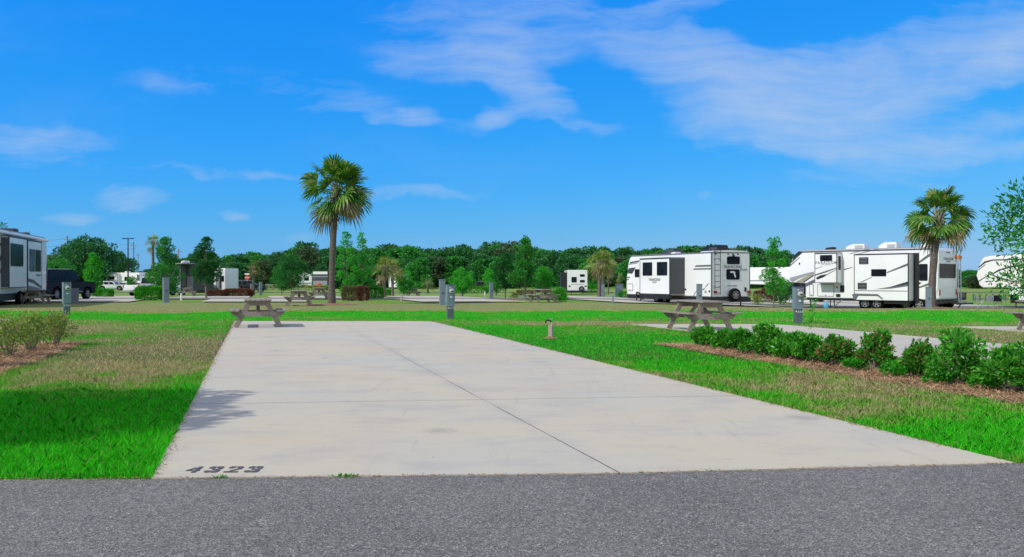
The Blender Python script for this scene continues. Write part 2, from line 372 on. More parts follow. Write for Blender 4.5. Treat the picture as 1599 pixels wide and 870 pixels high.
def mat_glass(name, c=(.012, .015, .02)):
    m, t, p = newmat(name); p.inputs['Base Color'].default_value = (*c, 1); p.inputs['Roughness'].default_value = .22; p.inputs['Specular IOR Level'].default_value = .08
    tc = t.node('ShaderNodeTexCoord').outputs['Object']
    t.put(p.inputs['Base Color'], t.mix(t.rng(t.noise(tc, 1.5, 3), .35, .65), c, tuple(x*2.2 for x in c))); return m
M = dict(
 ground=mat_ground(), blade=mat_blade(), pad=mat_concrete('pad_concrete', 2.5, (9.6, 12.8, 16.0, 19.2, 22.4, 25.2)), pad2=mat_concrete('old_concrete'),
 asphalt=mat_asphalt(), mulch=mat_mulch(), soil=pm('edge_soil', (.045, .03, .018), .95, var=.5, scale=12),
 wood=mat_wood('weathered_wood', (.15, .12, .095), (.40, .355, .30)), wood2=mat_wood('pale_post_wood', (.26, .20, .16), (.48, .41, .36)),
 white=pm('white_fibreglass', (.80, .80, .80), .28, var=.04, scale=.8, dirt=.12, coat=.3), cream=pm('cream_fibreglass', (.80, .78, .73), .3, var=.04, scale=1, dirt=.1),
 dgrey=pm('dark_grey_panel', (.05, .055, .065), .35, var=.1), lgrey=pm('silver_graphic', (.30, .31, .33), .35, var=.06), mgrey=pm('mid_grey_graphic', (.13, .135, .15), .35),
 tan=pm('tan_graphic', (.34, .31, .22), .35), black=pm('black_plastic', (.012, .012, .014), .45, var=.3), rubber=pm('tyre_rubber', (.008, .008, .008), .95, spec=.15, var=.3, scale=15),
 alu=pm('aluminium', (.62, .62, .62), .35, .9, var=.08), chrome=pm('wheel_alloy', (.30, .30, .31), .45, .5), glass=mat_glass('tinted_glass', (.007, .009, .013)), glassb=mat_glass('sky_glass', (.05, .07, .09)),
 galv=pm('grey_painted_steel', (.19, .245, .285), .45, .1, var=.06, scale=2, dirt=.35), galvd=pm('dark_grey_steel', (.11, .13, .155), .5, .1), label=pm('white_print', (.75, .75, .75), .5, var=.05),
 meter=mat_glass('meter_glass', (.42, .42, .40)), navy=pm('navy_car_paint', (.003, .004, .012), .42, .0, spec=.22), blackpaint=pm('black_car_paint', (.012, .012, .014), .2, coat=.8), wpaint=pm('white_car_paint', (.74, .74, .75), .2, var=.03, coat=.8),
 red=pm('red_lens', (.45, .01, .012), .25), redc=pm('red_plastic', (.55, .03, .02), .4), orange=pm('orange_plastic', (.65, .16, .02), .45), blue=pm('blue_plastic', (.08, .35, .55), .4), paint=pm('dark_stencil_paint', (.085, .08, .095), .8, var=.35, scale=30),
 palmb=mat_bark('palm_bark', (.05, .04, .034), (.19, .16, .135), 1), boots=mat_bark('palm_boots', (.20, .15, .11), (.48, .42, .36)),
 bark=mat_bark('tree_bark', (.10, .08, .06), (.26, .22, .18)), stem=pm('bare_stem', (.26, .22, .18), .9, var=.4, scale=20),
 palm=leafmat('palm_frond', (.02, .09, .012), (.12, .27, .04), (.32, .30, .10), .25, .4, .12), palmdead=leafmat('dead_frond', (.10, .08, .035), (.30, .25, .13), None, .2, .7),
 palmy=leafmat('olive_palm_frond', (.05, .14, .02), (.20, .30, .06), (.38, .33, .12), .25, .5, .2),
 leafd=leafmat('dark_leaf', (.008, .075, .018), (.025, .17, .03), None, .3), leafb=leafmat('bright_leaf', (.02, .20, .02), (.07, .42, .035), None, .4),
 leafm=leafmat('mid_leaf', (.012, .12, .02), (.045, .28, .04), (.12, .34, .06), .35), hedge=leafmat('hedge_leaf', (.015, .14, .008), (.06, .40, .02), None, .3),
 shrub=leafmat('glossy_shrub_leaf', (.010, .11, .012), (.10, .44, .035), (.20, .34, .08), .3, .3, .08), shrubr=leafmat('reddish_shrub_leaf', (.014, .12, .014), (.10, .42, .04), (.24, .11, .06), .3, .35, .24),
 shruby=leafmat('yellow_green_shrub_leaf', (.09, .17, .015), (.26, .38, .07), (.38, .30, .18), .3, .5, .25), redl=leafmat('burgundy_leaf', (.07, .018, .02), (.20, .06, .055), (.10, .16, .05), .25),
 mixl=leafmat('pink_mixed_leaf', (.09, .05, .03), (.30, .18, .14), (.08, .2, .04), .25, .6, .4), wooda=leafmat('wood_edge_dark', (.008, .075, .024), (.04, .20, .055), (.13, .24, .10), .2, .6, .1), woodb=leafmat('wood_edge_bright', (.015, .14, .03), (.07, .34, .06), None, .25, .6),
 woodc=leafmat('wood_edge_mossy', (.025, .065, .028), (.08, .15, .06), (.16, .18, .11), .2, .7, .2), straw=leafmat('pine_straw_needles', (.30, .15, .065), (.66, .44, .26), (.07, .035, .02), .1, .8, .25),
)

# ------------------------------------------------------------------ ground, road, pads
def grid(xs, ys, zf, mat, name, parent=None, skew=0.):
    V = [(x-skew*y, y, zf(x-skew*y, y)) for y in ys for x in xs]; nx = len(xs)
    idx = [i for j in range(len(ys)-1) for k in range(nx-1) for i in (j*nx+k, j*nx+k+1, (j+1)*nx+k+1, (j+1)*nx+k)]
    return np_mesh(name, V, 4, idx, mat, parent, smooth=True)
xs = sorted(set(list(range(-60, 61, 2)) + list(range(-200, 201, 10)) + [-900, -600, -400, -300, 300, 400, 600, 900]))
ys = sorted(set([-60, -30, -10] + list(range(0, 130, 2)) + list(range(130, 400, 20)) + [500, 700, 1000, 1400]))
tag(grid(xs, ys, terrain, M['ground'], 'ground'), 'wide lawn with lush and dry patches around the camping pads', 'lawn', kind='structure')
RE = [(-60, 5.2), (-8, 5.72), (-2.42, 5.8), (.7, 5.94), (3.7, 6.28), (8, 6.95), (20, 9.5), (60, 21)]
def road_edge(x):
    for (a, b), (c, d) in zip(RE, RE[1:]):
        if a <= x <= c: return b+(d-b)*(x-a)/(c-a)
    return RE[0][1] if x < RE[0][0] else RE[-1][1]
rs = [-60, -40, -25, -15] + [i*.25 for i in range(-48, 49)] + [14, 17, 20, 30, 45, 60]
V = []; idx = []
for i, x in enumerate(rs):
    j = rng.normal(0, .006); V += [(x, -8+.1*x, .006), (x, road_edge(x)+j, .006)]
    if i: idx += [2*i-2, 2*i, 2*i+1, 2*i-1]
tag(np_mesh('road', V, 4, idx, M['asphalt']), 'grey asphalt lane across the front of the pad', 'road', kind='structure')
def slab(name, x0a, x0b, yend, mat, z=.011, label='concrete pad', ystart=None):
    mb = MB(); ya = ystart or (lambda x: road_edge(x)+.012)
    def P(x0, far):
        if far: return (x0-SK*yend, yend)
        x = x0-SK*6
        for _ in range(6): x = x0-SK*ya(x)
        return (x, ya(x))
    n = 6; near = [P(x0a+(x0b-x0a)*i/n, False) for i in range(n+1)]
    r = .6; far = [(x0b-SK*(yend-r), yend-r), (x0b-SK*(yend-.15)-.15, yend-.15), (x0b-SK*yend-r, yend), (x0a-SK*yend, yend)]
    poly = near+far; mb.ext(poly, 'z', -.08, z)
    return tag(mb.build(name, mat), label, 'pad', kind='structure')
slab('camping_pad', -.71, 5.52, 27.2, M['pad'], label='long pale concrete camping pad with a number stencilled at its road end')
slab('camping_pad', 11.0, 15.3, 25.4, M['pad2'], label='concrete pad behind the right shrub row')
slab('camping_pad', 19.4, 25.4, 24.2, M['pad2'], label='concrete pad at the far right')
slab('camping_pad', -13.9, -7.75, 28.6, M['pad2'], label='concrete pad at the far left')
# dark soil line where the turf was edged away from the pads, with sandy crumbs washed along the edges
mb = MB()
def edge_strip(pts, w0, w1, z=.003):
    """pts run along the edge; strip spreads to the given side with a ragged outline"""
    for (p, q) in zip(pts, pts[1:]):
        pass
    a = [Vector(p) for p in pts]; n = []
    for i, p in enumerate(a):
        d = (a[min(i+1, len(a)-1)]-a[max(i-1, 0)]).normalized(); n.append(p+Vector((d.y, -d.x))*rng.uniform(w0, w1))
    mb.add([(p.x, p.y, z) for p in a]+[(p.x, p.y, z) for p in n], [(i, i+1, len(a)+i+1, len(a)+i) for i in range(len(a)-1)])
ysq = np.concatenate([np.arange(5.85, 14, .09), np.arange(14, 27.3, .3)])
edge_strip([(-.71-SK*y, y) for y in ysq], -.075, -.02)
edge_strip([(5.52-SK*y, y) for y in ysq if y > 6.7], .02, .11)
xq = np.arange(-9, -2.5, .08); edge_strip([(x, road_edge(x)-.005) for x in xq], -.05, -.0)
xq = np.arange(3.9, 9, .08); edge_strip([(x, road_edge(x)-.005) for x in xq], -.07, -.0)
mb.add([(-8.7, 27.2, .003), (-2.6, 27.2, .003), (-2.6, 27.28, .003), (-8.7, 27.28, .003)], [(0, 1, 2, 3)])
tag(mb.build('soil_edge', M['soil']), 'dark soil strip along the turf edge', 'soil', kind='structure')
# loose sand, crumbs and dry clippings along the pad and road edges
N = 5200; pts = []
yb = 5.9*np.exp(rng.random(N)*np.log(27/5.9)); side = rng.integers(0, 4, N); off = np.abs(rng.normal(0, .035, N))
for y, sd_, o_ in zip(yb, side, off):
    if sd_ == 0: pts.append((-.71-SK*y+o_, y, .012))
    elif sd_ in (1, 2): 
        if y > 6.8: pts.append((5.52-SK*y-o_*1.5+.02, y, .012))
    else:
        x = rng.uniform(-3.8, 4.2); pts.append((x, road_edge(x)+rng.normal(0, .022), .0125))
P = np.array(pts); n = len(P); a = rng.uniform(0, 6.28, n); L = rng.uniform(.003, .012, n)*np.maximum(1, P[:, 1]/10)
d = np.stack([np.cos(a), np.sin(a), 0*a], 1)*L[:, None]; e = np.stack([-np.sin(a), np.cos(a), 0*a], 1)*(L*.45)[:, None]; up = np.array([0, 0, .003])
V = np.stack([P-d, P-e+up, P+d, P+e+up], 1).reshape(-1, 3)
tag(np_mesh('edge_litter', V, 4, np.arange(len(V)), M['straw']), 'sand crumbs and dry clippings scattered along the pad and road edges', 'litter', kind='stuff')
# far lane and the pads on both sides of it (draped over the falling ground)
def strip(name, x0, x1, y0, y1, mat, dz, skew, label, cat):
    nx = max(2, int(abs(x1-x0)/2)+1); ny = max(2, int(abs(y1-y0)/2)+1)
    return tag(grid(list(np.linspace(x0, x1, nx)), list(np.linspace(y0, y1, ny)), lambda a, b: terrain(a, b)+dz, mat, name, None, skew), label, cat, kind='structure')
strip('far_road', -90, 60, 59.5, 64.5, M['asphalt'], .05, 0, 'asphalt lane behind the lawn', 'road')
strip('far_road', -140, 120, 128, 134, M['asphalt'], .05, 0, 'distant asphalt lane', 'road')
for i, pxc in enumerate((-10, 150, 400, 702, 985, 1150)):
    x0c = gx(pxc, 56)+SK*56
    strip('far_pad', x0c-3.1, x0c+3.1, 49.5, 59.6, M['pad2'], .058, SK, 'pale pad between the lawn crest and the far lane', 'pad')
for i, pxc in enumerate((180, 330, 480, 680, 925, 1110, 1290, 1420)):
    x0c = gx(pxc, 70)+SK*70
    strip('far_pad', x0c-3.1, x0c+3.1, 64.3, 84, M['pad2'], .06, SK, 'pale pad beyond the far lane', 'pad')

# mulch beds + loose straw
def bed(x0a, x0b, ya, yb, label):
    mb = MB(); pts = []
    n = 40
    for i in range(n+1):
        y = ya+(yb-ya)*i/n; pts.append((x0a-SK*y+rng.normal(0, .05), y))
    pts.append(((x0a+x0b)/2-SK*(yb+.35), yb+.35))
    for i in range(n, -1, -1):
        y = ya+(yb-ya)*i/n; pts.append((x0b-SK*y+rng.normal(0, .05), y))
    mb.add([(p[0], p[1], .012) for p in pts], [tuple(range(len(pts)))])
    tag(mb.build('mulch_bed', M['mulch']), label, 'mulch bed', kind='structure')
    A = abs(x0b-x0a)*(yb-ya); N = int(A*1500)
    y = rng.uniform(ya, yb+.1, N); x = rng.uniform(x0a, x0b, N)-SK*y+rng.normal(0, .05, N); z = .014+rng.exponential(.015, N)
    a = rng.uniform(0, 2*math.pi, N); L = rng.uniform(.04, .13, N); wd = .0035
    d = np.stack([np.cos(a), np.sin(a), rng.normal(0, .22, N)], 1); p = np.stack([x, y, z], 1); sd = np.stack([-np.sin(a), np.cos(a), np.zeros(N)], 1)*wd
    V = np.stack([p-d*L[:, None]/2-sd, p-d*L[:, None]/2+sd, p+d*L[:, None]/2+sd, p+d*L[:, None]/2-sd], 1).reshape(-1, 3)
    return V
Vs = [bed(8.1, 9.45, 6.9, 17.6, 'orange pine straw bed under the right shrub row'), bed(-5.1, -3.58, 6.0, 18.0, 'brown mulch bed under the left shrubs')]
Vs = np.concatenate(Vs); tag(np_mesh('pine_straw', Vs, 4, np.arange(len(Vs)), M['straw']), 'loose orange brown pine straw needles lying on the shrub beds', 'pine straw', kind='stuff')

# ------------------------------------------------------------------ grass blades
def blocked(x, y):
    x0 = x+SK*y
    re = np.interp(x, [a for a, b in RE], [b for a, b in RE])
    b = y < re+.005
    b |= (x0 > -.70) & (x0 < 5.50) & (y < 27.18)
    b |= (x0 > 11.02) & (x0 < 15.28) & (y < 25.4)
    b |= (x0 > 19.42) & (x0 < 25.38) & (y < 24.2)
    b |= (x0 > -13.88) & (x0 < -7.77) & (y < 28.6)
    b |= (x0 > 8.12+rng.normal(0, .06, x.shape)) & (x0 < 9.42) & (y < 17.7)
    b |= (x0 > -5.08) & (x0 < -3.62+rng.normal(0, .06, x.shape)) & (y < 18.1)
    return b
def grass(N, ya, yb, hmin, hmax, wbase, wk):
    # area density falls with the square of distance
    t = rng.uniform(0, 1, N); y = ya*np.exp(t*np.log(yb/ya)); x = rng.uniform(-1.0, 1.0, N)*(y+1.5)
    k = ~blocked(x, y); x = x[k]; y = y[k]; n = len(x)
    tall = .6+.8*rng.random(n)*np.clip(1.3-.25*np.abs(np.sin(x*1.7)+np.cos(y*1.3)), .4, 1.3)
    edge = np.clip((9.5-y)/3, 0, 1)*(x < 0)*.35+1
    h = (hmin+(hmax-hmin)*rng.random(n)**1.6)*tall*edge; wd = wbase*np.maximum(1, y/wk)
    a = rng.uniform(0, 2*math.pi, n); lean = rng.uniform(.15, 1.1, n)*h; b = rng.uniform(0, 2*math.pi, n)
    z = np.array([terrain(xx, yy_) for xx, yy_ in zip(x, y)]) if yb > 30 else np.zeros(n)
    p = np.stack([x, y, z], 1); sd = np.stack([np.cos(a), np.sin(a), 0*a], 1)*wd[:, None]/2
    top = p+np.stack([np.cos(b)*lean, np.sin(b)*lean, h], 1); midp = p+np.stack([np.cos(b)*lean*.3, np.sin(b)*lean*.3, h*.62], 1)
    V = np.stack([p-sd, p+sd, midp+sd*.75, top, midp-sd*.75], 1).reshape(-1, 3)
    return V
Vg = np.concatenate([grass(860000, 5.7, 14, .018, .055, .0032, 7.5), grass(360000, 12, 38, .016, .04, .0065, 14)])
n = len(Vg)//5; base = np.arange(n)*5
tag(np_mesh('lawn_grass', Vg, 5, (base[:, None]+np.arange(5)).ravel(), M['blade']), 'short turf of the lawn around the pads', 'grass', kind='stuff')
# weeds in the joint between road and pad
def tuft(px, py, n, h, name, label):
    Y = CAMH*F/(py-435); c = np.array([gx(px, Y), Y, .008]); a = rng.uniform(0, 6.28, n); L = rng.uniform(.4, 1, n)*h
    d = np.stack([np.cos(a), np.sin(a)*.5, rng.uniform(.3, 1.2, n)], 1); sd = np.stack([-np.sin(a), np.cos(a), 0*a], 1)*.006
    p = c+rng.normal(0, 1, (n, 3))*np.array([h*.9, .01, 0]); V = np.stack([p-sd*.4, p+d*L[:, None]*.5-sd, p+d*L[:, None], p+d*L[:, None]*.5+sd], 1).reshape(-1, 3)
    tag(np_mesh(name, V, 4, np.arange(len(V)), M['hedge']), label, 'weed')
tuft(342, 748.5, 26, .035, 'weed', 'tiny weed growing in the road joint below the stencilled number')
tuft(537, 746.5, 45, .038, 'weed', 'straggly weed patch in the road joint right of the number')

# stencilled number on the pad
def stencil():
    w_, h = .1, .19
    D = {'4': [[(0, .33), (.46, .92), (.46, .62), (.30, .42), (.46, .42), (.46, .28), (0, .28)], [(.56, 0), (.86, 0), (.86, .28), (.98, .28), (.98, .42), (.86, .42), (.86, 1), (.56, 1)]],
         '3': [[(0, .68), (.42, .68), (.42, 1), (.15, 1), (0, .9)], [(.5, 1), (.9, 1), (1, .88), (1, .6), (.86, .5), (1, .4), (1, .12), (.9, 0), (.5, 0), (.5, .24), (.7, .28), (.7, .4), (.35, .42), (.35, .58), (.7, .6), (.7, .74), (.5, .78)], [(0, .32), (.42, .32), (.42, 0), (.15, 0), (0, .1)]],
         '2': [[(0, .68), (.3, .68), (.3, .78), (.45, .8), (.45, 1), (.12, 1), (0, .88)], [(.53, 1), (.88, 1), (1, .88), (1, .58), (.45, .26), (.25, .26), (.6, .55), (.7, .62), (.7, .78), (.53, .8)], [(0, 0), (1, 0), (1, .19), (0, .19)]]}
    root = None; mb = MB(); x = 0
    for ch in '4323':
        for pl in D[ch]: mb.add([(x+a*w_, b*h, 0) for a, b in pl], [tuple(range(len(pl)))])
        x += w_+.038
    o = mb.build('stencilled_number', M['paint']); o.location = (gx(284, 5.95), 5.955, .0145); o.rotation_euler = (0, 0, .02)
    # shear towards the pad's own direction
    
    tag(o, 'dark stencilled 4323 on the near left corner of the pad', 'number')
stencil()

# ------------------------------------------------------------------ foliage
def leaves(P, D, size, aspect=.45, fold=.18, jit=.5):
    """P points, D outward directions -> one four-cornered leaf each"""
    n = len(P); d = D+rng.normal(0, jit, (n, 3)); d /= np.linalg.norm(d, axis=1)[:, None]+1e-6
    r = rng.normal(0, 1, (n, 3)); s = np.cross(d, r); s /= np.linalg.norm(s, axis=1)[:, None]+1e-6
    nrm = np.cross(s, d); L = size*rng.uniform(.6, 1.25, n)[:, None]
    return np.stack([P, P+d*L*.5+s*L*aspect*.5+nrm*L*fold*.4, P+d*L-nrm*L*fold, P+d*L*.5-s*L*aspect*.5+nrm*L*fold*.4], 1).reshape(-1, 3)
def clump_leaves(C, rad, n, size, aspect=.45, up=.35, shell=.45):
    out = []
    for c, r, k in zip(C, rad, n):
        d = rng.normal(0, 1, (k, 3)); d /= np.linalg.norm(d, axis=1)[:, None]
        q = c+d*(r*(shell+(1-shell)*rng.random(k)**.6))[:, None]*np.array([1, 1, .8]); out.append(leaves(q, d+np.array([0, 0, up]), size, aspect))
    return np.concatenate(out)
DENS = 1.7
def crown_shape(kind, t):
    if kind == 'cone': return (1-t)**.75*(.55+.45*min(1, t*5))+.04
    if kind == 'round': return math.sqrt(max(0, 1-(2*t-1)**2))*.95+.05
    if kind == 'oak': return math.sqrt(max(0, 1-(1.6*t-.6)**2))*.9+.08
    return (.35+.65*math.sin(min(1, t*1.15+.1)*math.pi)**.8)
def tree(px, Y, H, Rr, zc, kind, K, nleaf, lsize, leaf, name, label, group=None, loc=None, trunk_r=None, clr=None, aspect=.5, seedclumps=None, shell=.45):
    loc = loc or pos(px, Y); root = empty(name, loc, 0, label, 'tree', group)
    C = []; rad = []
    for i in range(K):
        t = (i+.5)/K+rng.normal(0, .03); t = min(max(t, .01), .99); rr = Rr*crown_shape(kind, t)
        a = i*2.4+rng.normal(0, .5); q = rr*math.sqrt(rng.random())*.92 if kind != 'cone' else rr*rng.uniform(.35, .95)
        C.append((math.cos(a)*q, math.sin(a)*q, zc+(H-zc)*t)); rad.append((clr or Rr*.32)*rng.uniform(.6, 1.25)*(.55+.6*min(1, rr/Rr)))
    C = np.array(C); tot = sum(r*r for r in rad); nleaf = int(nleaf*DENS); nn = [max(6, int(nleaf*r*r/tot)) for r in rad]
    V = clump_leaves(C, rad, nn, lsize, aspect, shell=shell)
    np_mesh('crown', V, 4, np.arange(len(V)), M[leaf], root)
    tr = trunk_r or H*.018; mb = MB()
    lean = rng.normal(0, .02, 2)*H; tz = [0, .12, zc, (zc+H)/2, H*.93]
    P = [Vector((lean[0]*(z/H)**1.5, lean[1]*(z/H)**1.5, z-.05)) for z in tz]
    mb.tube(P, [tr*1.35, tr, tr*.85, tr*.5, tr*.12], 8)
    for c in C[::max(1, K//26)]:
        c = Vector(c); z0 = max(zc*.8, c.z-(c.xy.length*.9+.2)); f = z0/H
        s = Vector((lean[0]*f**1.5, lean[1]*f**1.5, z0)); r0 = tr*.45*(1-f*.6)
        mb.tube([s, s.lerp(c, .5)+Vector((0, 0, -.03*H*.3)), c], [r0, r0*.6, r0*.2], 5)
    mb.build('trunk', M['bark'], root, smooth=True)
    return root
def bush(px, Y, wd, dp, h, leaf, n, lsize, label, name='bush', box=False, loc=None, rz=0, stems=6, z0=.04, group=None, jag=.15, aspect=.5, cat='bush', shoots=0, body=True):
    loc = loc or pos(px, Y); root = empty(name, loc, rz, label, cat, group)
    n = int(n*1.9)
    if box:
        u = rng.uniform(-1, 1, (n, 3)); ax = rng.integers(0, 3, n); sg = np.sign(rng.uniform(-1, 1, n)); k = rng.random(n) < .8
        u[np.arange(n)[k], ax[k]] = sg[k]*rng.uniform(.84, 1.05, k.sum())
        u[:, 2] = np.abs(u[:, 2])*2-1
        p4 = (np.abs(u*np.array([1, 1, .82]))**3.2).sum(1)**(1/3.2); u /= np.maximum(1, p4/.98)[:, None]
        P = u*np.array([wd/2, dp/2, (h-z0)/2])+np.array([0, 0, (h+z0)/2]); D = u*.8+np.array([0, 0, .5])
        P[:, 2] += rng.normal(0, .03*h, n)
        V = leaves(P, D, lsize*1.3, aspect*1.3)
    else:
        K = max(8, int(12*wd/.7)); C = []; rad = []
        for i in range(K):
            a = i*2.4; t = (i+.5)/K; rr = math.sqrt(rng.random())*(.55+.45*math.sin(math.pi*min(1, t+.25)))
            C.append((math.cos(a)*rr*wd*.4, math.sin(a)*rr*dp*.4, z0+(h-z0)*(.16+.72*t)*(1+rng.normal(0, jag)))); rad.append(rng.uniform(.16, .27)*min(wd, h*1.3))
        for s in range(shoots):
            a = rng.uniform(0, 6.28); q = rng.uniform(.1, .35)*wd
            for k in range(4): C.append((math.cos(a)*q, math.sin(a)*q*.8, h*(.86+.07*k))); rad.append(.055*h*(1.25-.2*k))
        tot = sum(r*r for r in rad); V = clump_leaves(np.array(C), rad, [max(5, int(n*r*r/tot)) for r in rad], lsize, aspect, up=.5, shell=.35)
        V[:, 2] = np.maximum(V[:, 2], .01)
    np_mesh('foliage', V, 4, np.arange(len(V)), M[leaf], root)
    mb = MB()
    for i in range(stems):
        a = i*2.4+rng.normal(0, .3); q = rng.uniform(.15, .38)
        mb.tube([(math.cos(a)*.03, math.sin(a)*.03, -.03), (math.cos(a)*wd*q*.5, math.sin(a)*dp*q*.5, h*.4), (math.cos(a)*wd*q, math.sin(a)*dp*q, h*.8)], [.012+.004*h, .009, .004], 5)
    mb.build('stem', M['stem'], root)
    return root
def frond(base, az, el, pet, bl, wd, droop, nseg=22):
    """fan frond: petiole then a folded fan of tapering leaflets; returns blade verts and petiole path"""
    d = np.array([math.cos(az)*math.cos(el), math.sin(az)*math.cos(el), math.sin(el)]); up = np.array([0, 0, 1.])
    s = np.cross(d, up); s = s/np.linalg.norm(s) if np.linalg.norm(s) > .05 else np.array([1., 0, 0])
    h = base+d*pet-up*.04*pet; Vv = []; d = d-up*rng.uniform(.05, .5); d /= np.linalg.norm(d); ro = rng.normal(0, .75); nn = np.cross(s, d)
    s, nn = s*math.cos(ro)+nn*math.sin(ro), nn*math.cos(ro)-s*math.sin(ro)
    for k in range(nseg):
        f = (k/(nseg-1)-.5)*2; an = f*1.55; L = bl*(1-.28*abs(f)**1.6)*rng.uniform(.9, 1.08)
        q = d*math.cos(an)+s*math.sin(an)+nn*(.16*abs(f)+.05*(-1)**k); q /= np.linalg.norm(q)
        side = np.cross(q, nn); side /= np.linalg.norm(side)+1e-6; wk = wd*(1-.3*abs(f))
        dr = droop*rng.uniform(.6, 1.4)
        p0 = h; p1 = h+q*L*.45-up*dr*.10*L; p2 = h+q*L*.78-up*dr*.33*L; p3 = h+q*L*.97-up*dr*.8*L
        Vv += [p0-side*wk*.15, p0+side*wk*.15, p1+side*wk, p1-side*wk, p1-side*wk, p1+side*wk, p2+side*wk*.7, p2-side*wk*.7, p2-side*wk*.7, p2+side*wk*.7, p3+side*.05*wk, p3-side*.05*wk]
    return Vv, (base, base+d*pet*.55+up*.03, h)
def palm(px, Y, H, Rr, tr, label, leaf='palm', nf=40, nseg=26, bend=(0, 0), wind=(.25, -.1), loc=None, dead=.12, name='palm_tree', group=None, low=-48):
    loc = loc or pos(px, Y); root = empty(name, loc, 0, label, 'palm tree', group); hz = H-Rr*1.0
    n = 14; P = []
    for i in range(n+1):
        t = i/n; P.append((bend[0]*t*t, bend[1]*t*t, hz*t-.1*(i == 0)))
    rad = [tr*(1.25-.3*min(1, i/3))*(1+.04*math.sin(i*2.1)) for i in range(n+1)]
    MB().tube(P, rad, 14).build('trunk', M['palmb'], root, smooth=True)
    c = np.array([bend[0], bend[1], hz])
    mb = MB()
    for i in range(26):                                # old leaf bases clasping the trunk top
        a = i*2.4; z = hz-.75*Rr*.45+i*.017*Rr; q = tr*.8
        mb.beam((c[0]+math.cos(a)*q, c[1]+math.sin(a)*q, z), (c[0]+math.cos(a)*(q+tr*.9), c[1]+math.sin(a)*(q+tr*.9), z+tr*1.9), tr*.42, tr*.16)
    mb.build('leaf_base', M['boots'], root)
    green = []; brown = []; pet = MB()
    for i in range(nf):
        t = (i+.5)/nf; el = R(80-(80-low)*t**1.05)+rng.normal(0, .1); az = i*2.39996+rng.normal(0, .25)
        pl = Rr*rng.uniform(.30, .64); b = Rr*rng.uniform(.46, .64)
        d = np.array([math.cos(az)*math.cos(el)+wind[0]*(.6+.6*t), math.sin(az)*math.cos(el)+wind[1], math.sin(el)])
        az2 = math.atan2(d[1], d[0]); el2 = math.atan2(d[2], math.hypot(d[0], d[1]))
        vv, path = frond(c+np.array([0, 0, -.12*Rr*t]), az2, el2, pl, b, Rr*.026, .18+.28*t, nseg)
        isd = rng.random() < dead*(2.2*t) or (t > .93 and dead > 0)
        (brown.append(vv) if isd else green.extend(vv)); pet.tube([tuple(q) for q in path], [.018*Rr, .012*Rr, .009*Rr], 4)
    V = np.array(green); np_mesh('crown', V, 4, np.arange(len(V)), M[leaf], root)
    for bv in brown: V = np.array(bv); np_mesh('dead_frond', V, 4, np.arange(len(V)), M['palmdead'], root)
    pet.build('leaf_stalk', M[leaf], root)
    return root

rng = np.random.default_rng(34)
palm(518, 45, 7.9, 1.9, .175, 'tall fan palm with dark straight trunk standing in the middle left of the lawn', nf=40, bend=(.24, 0), wind=(.35, -.05), dead=.04)
rng = np.random.default_rng(5)
palm(1455, 43, 6.35, 1.75, .18, 'leaning fan palm in front of the long white trailer on the right', nf=36, bend=(.42, .1), wind=(.1, 0), dead=.10)
rng = np.random.default_rng(9)
palm(239, 112, 8.0, 1.3, .17, 'slim fan palm rising behind the dark conical tree on the left', leaf='palmy', nf=26, nseg=12, dead=.2)
rng = np.random.default_rng(12)
palm(600, 78, 4.0, 1.3, .17, 'short olive fan palm right of the tall palm', leaf='palmy', nf=34, nseg=12, dead=.1)
palm(613, 84, 3.9, 1.2, .14, 'short fan palm half hidden behind the olive palm', leaf='palmy', nf=26, nseg=12, dead=.25)
palm(396, 100, 4.1, 1.0, .13, 'small distant fan palm beside the stop sign', leaf='palm', nf=26, nseg=12, dead=.4)
palm(936, 76, 4.5, 1.45, .17, 'large grey green fan palm with twin trunk right of the small camper', leaf='palmy', nf=36, nseg=14, dead=.1)
palm(942, 79, 4.2, 1.3, .13, 'second fan palm crowding behind the grey green one', leaf='palmy', nf=28, nseg=12, dead=.25)
palm(950, 112, 2.9, .7, .09, 'tiny fan palm left of the pair near the camper front', leaf='palmy', nf=18, nseg=9, dead=.1)
palm(967, 108, 3.0, .8, .09, 'tiny fan palm nearest the camper front', leaf='palmy', nf=18, nseg=9, dead=.1)
palm(668, 120, 2.6, 1.2, .15, 'squat fan palm under the wood edge in the centre', leaf='palm', nf=22, nseg=9, dead=.2)

tree(259, 68, 4.75, 1.6, .55, 'cone', 52, 6500, .13, 'leafm', 'young_tree', 'bushy conical tree behind the clipped hedge on the left', clr=.42)
tree(322, 64, 4.55, 1.25, 1.25, 'cone', 40, 5200, .12, 'leafd', 'young_tree', 'slim conical tree in front of the white fifth wheel on the left', clr=.34)
tree(540, 60, 4.75, .9, .4, 'airy', 46, 2300, .12, 'leafb', 'young_tree', 'airy bright green sapling just right of the tall palm', clr=.21, trunk_r=.04)
tree(566, 61, 4.6, .95, .4, 'airy', 46, 2300, .12, 'leafb', 'young_tree', 'airy bright green sapling left of the olive palm', clr=.21, trunk_r=.04)
tree(820, 58, 4.25, 1.1, 1.0, 'cone', 46, 5600, .115, 'leafm', 'young_tree', 'tallest conical tree behind the centre picnic table', clr=.34)
tree(789, 60, 3.1, .95, .9, 'round', 34, 3600, .12, 'leafd', 'young_tree', 'short bushy tree left of the tallest conical tree', clr=.3)
tree(847, 60, 2.15, .95, .6, 'round', 26, 2400, .11, 'leafb', 'young_tree', 'low pale leaved tree behind the centre picnic table', clr=.28)
tree(1208, 55, 4.45, .95, .9, 'airy', 40, 2600, .12, 'leafb', 'young_tree', 'airy young tree between the two white trailers', clr=.24, trunk_r=.05)
tree(455, 98, 4.4, 1.9, 1.0, 'round', 40, 4500, .17, 'leafd', 'young_tree', 'dark round tree left of the tall palm trunk', clr=.6)
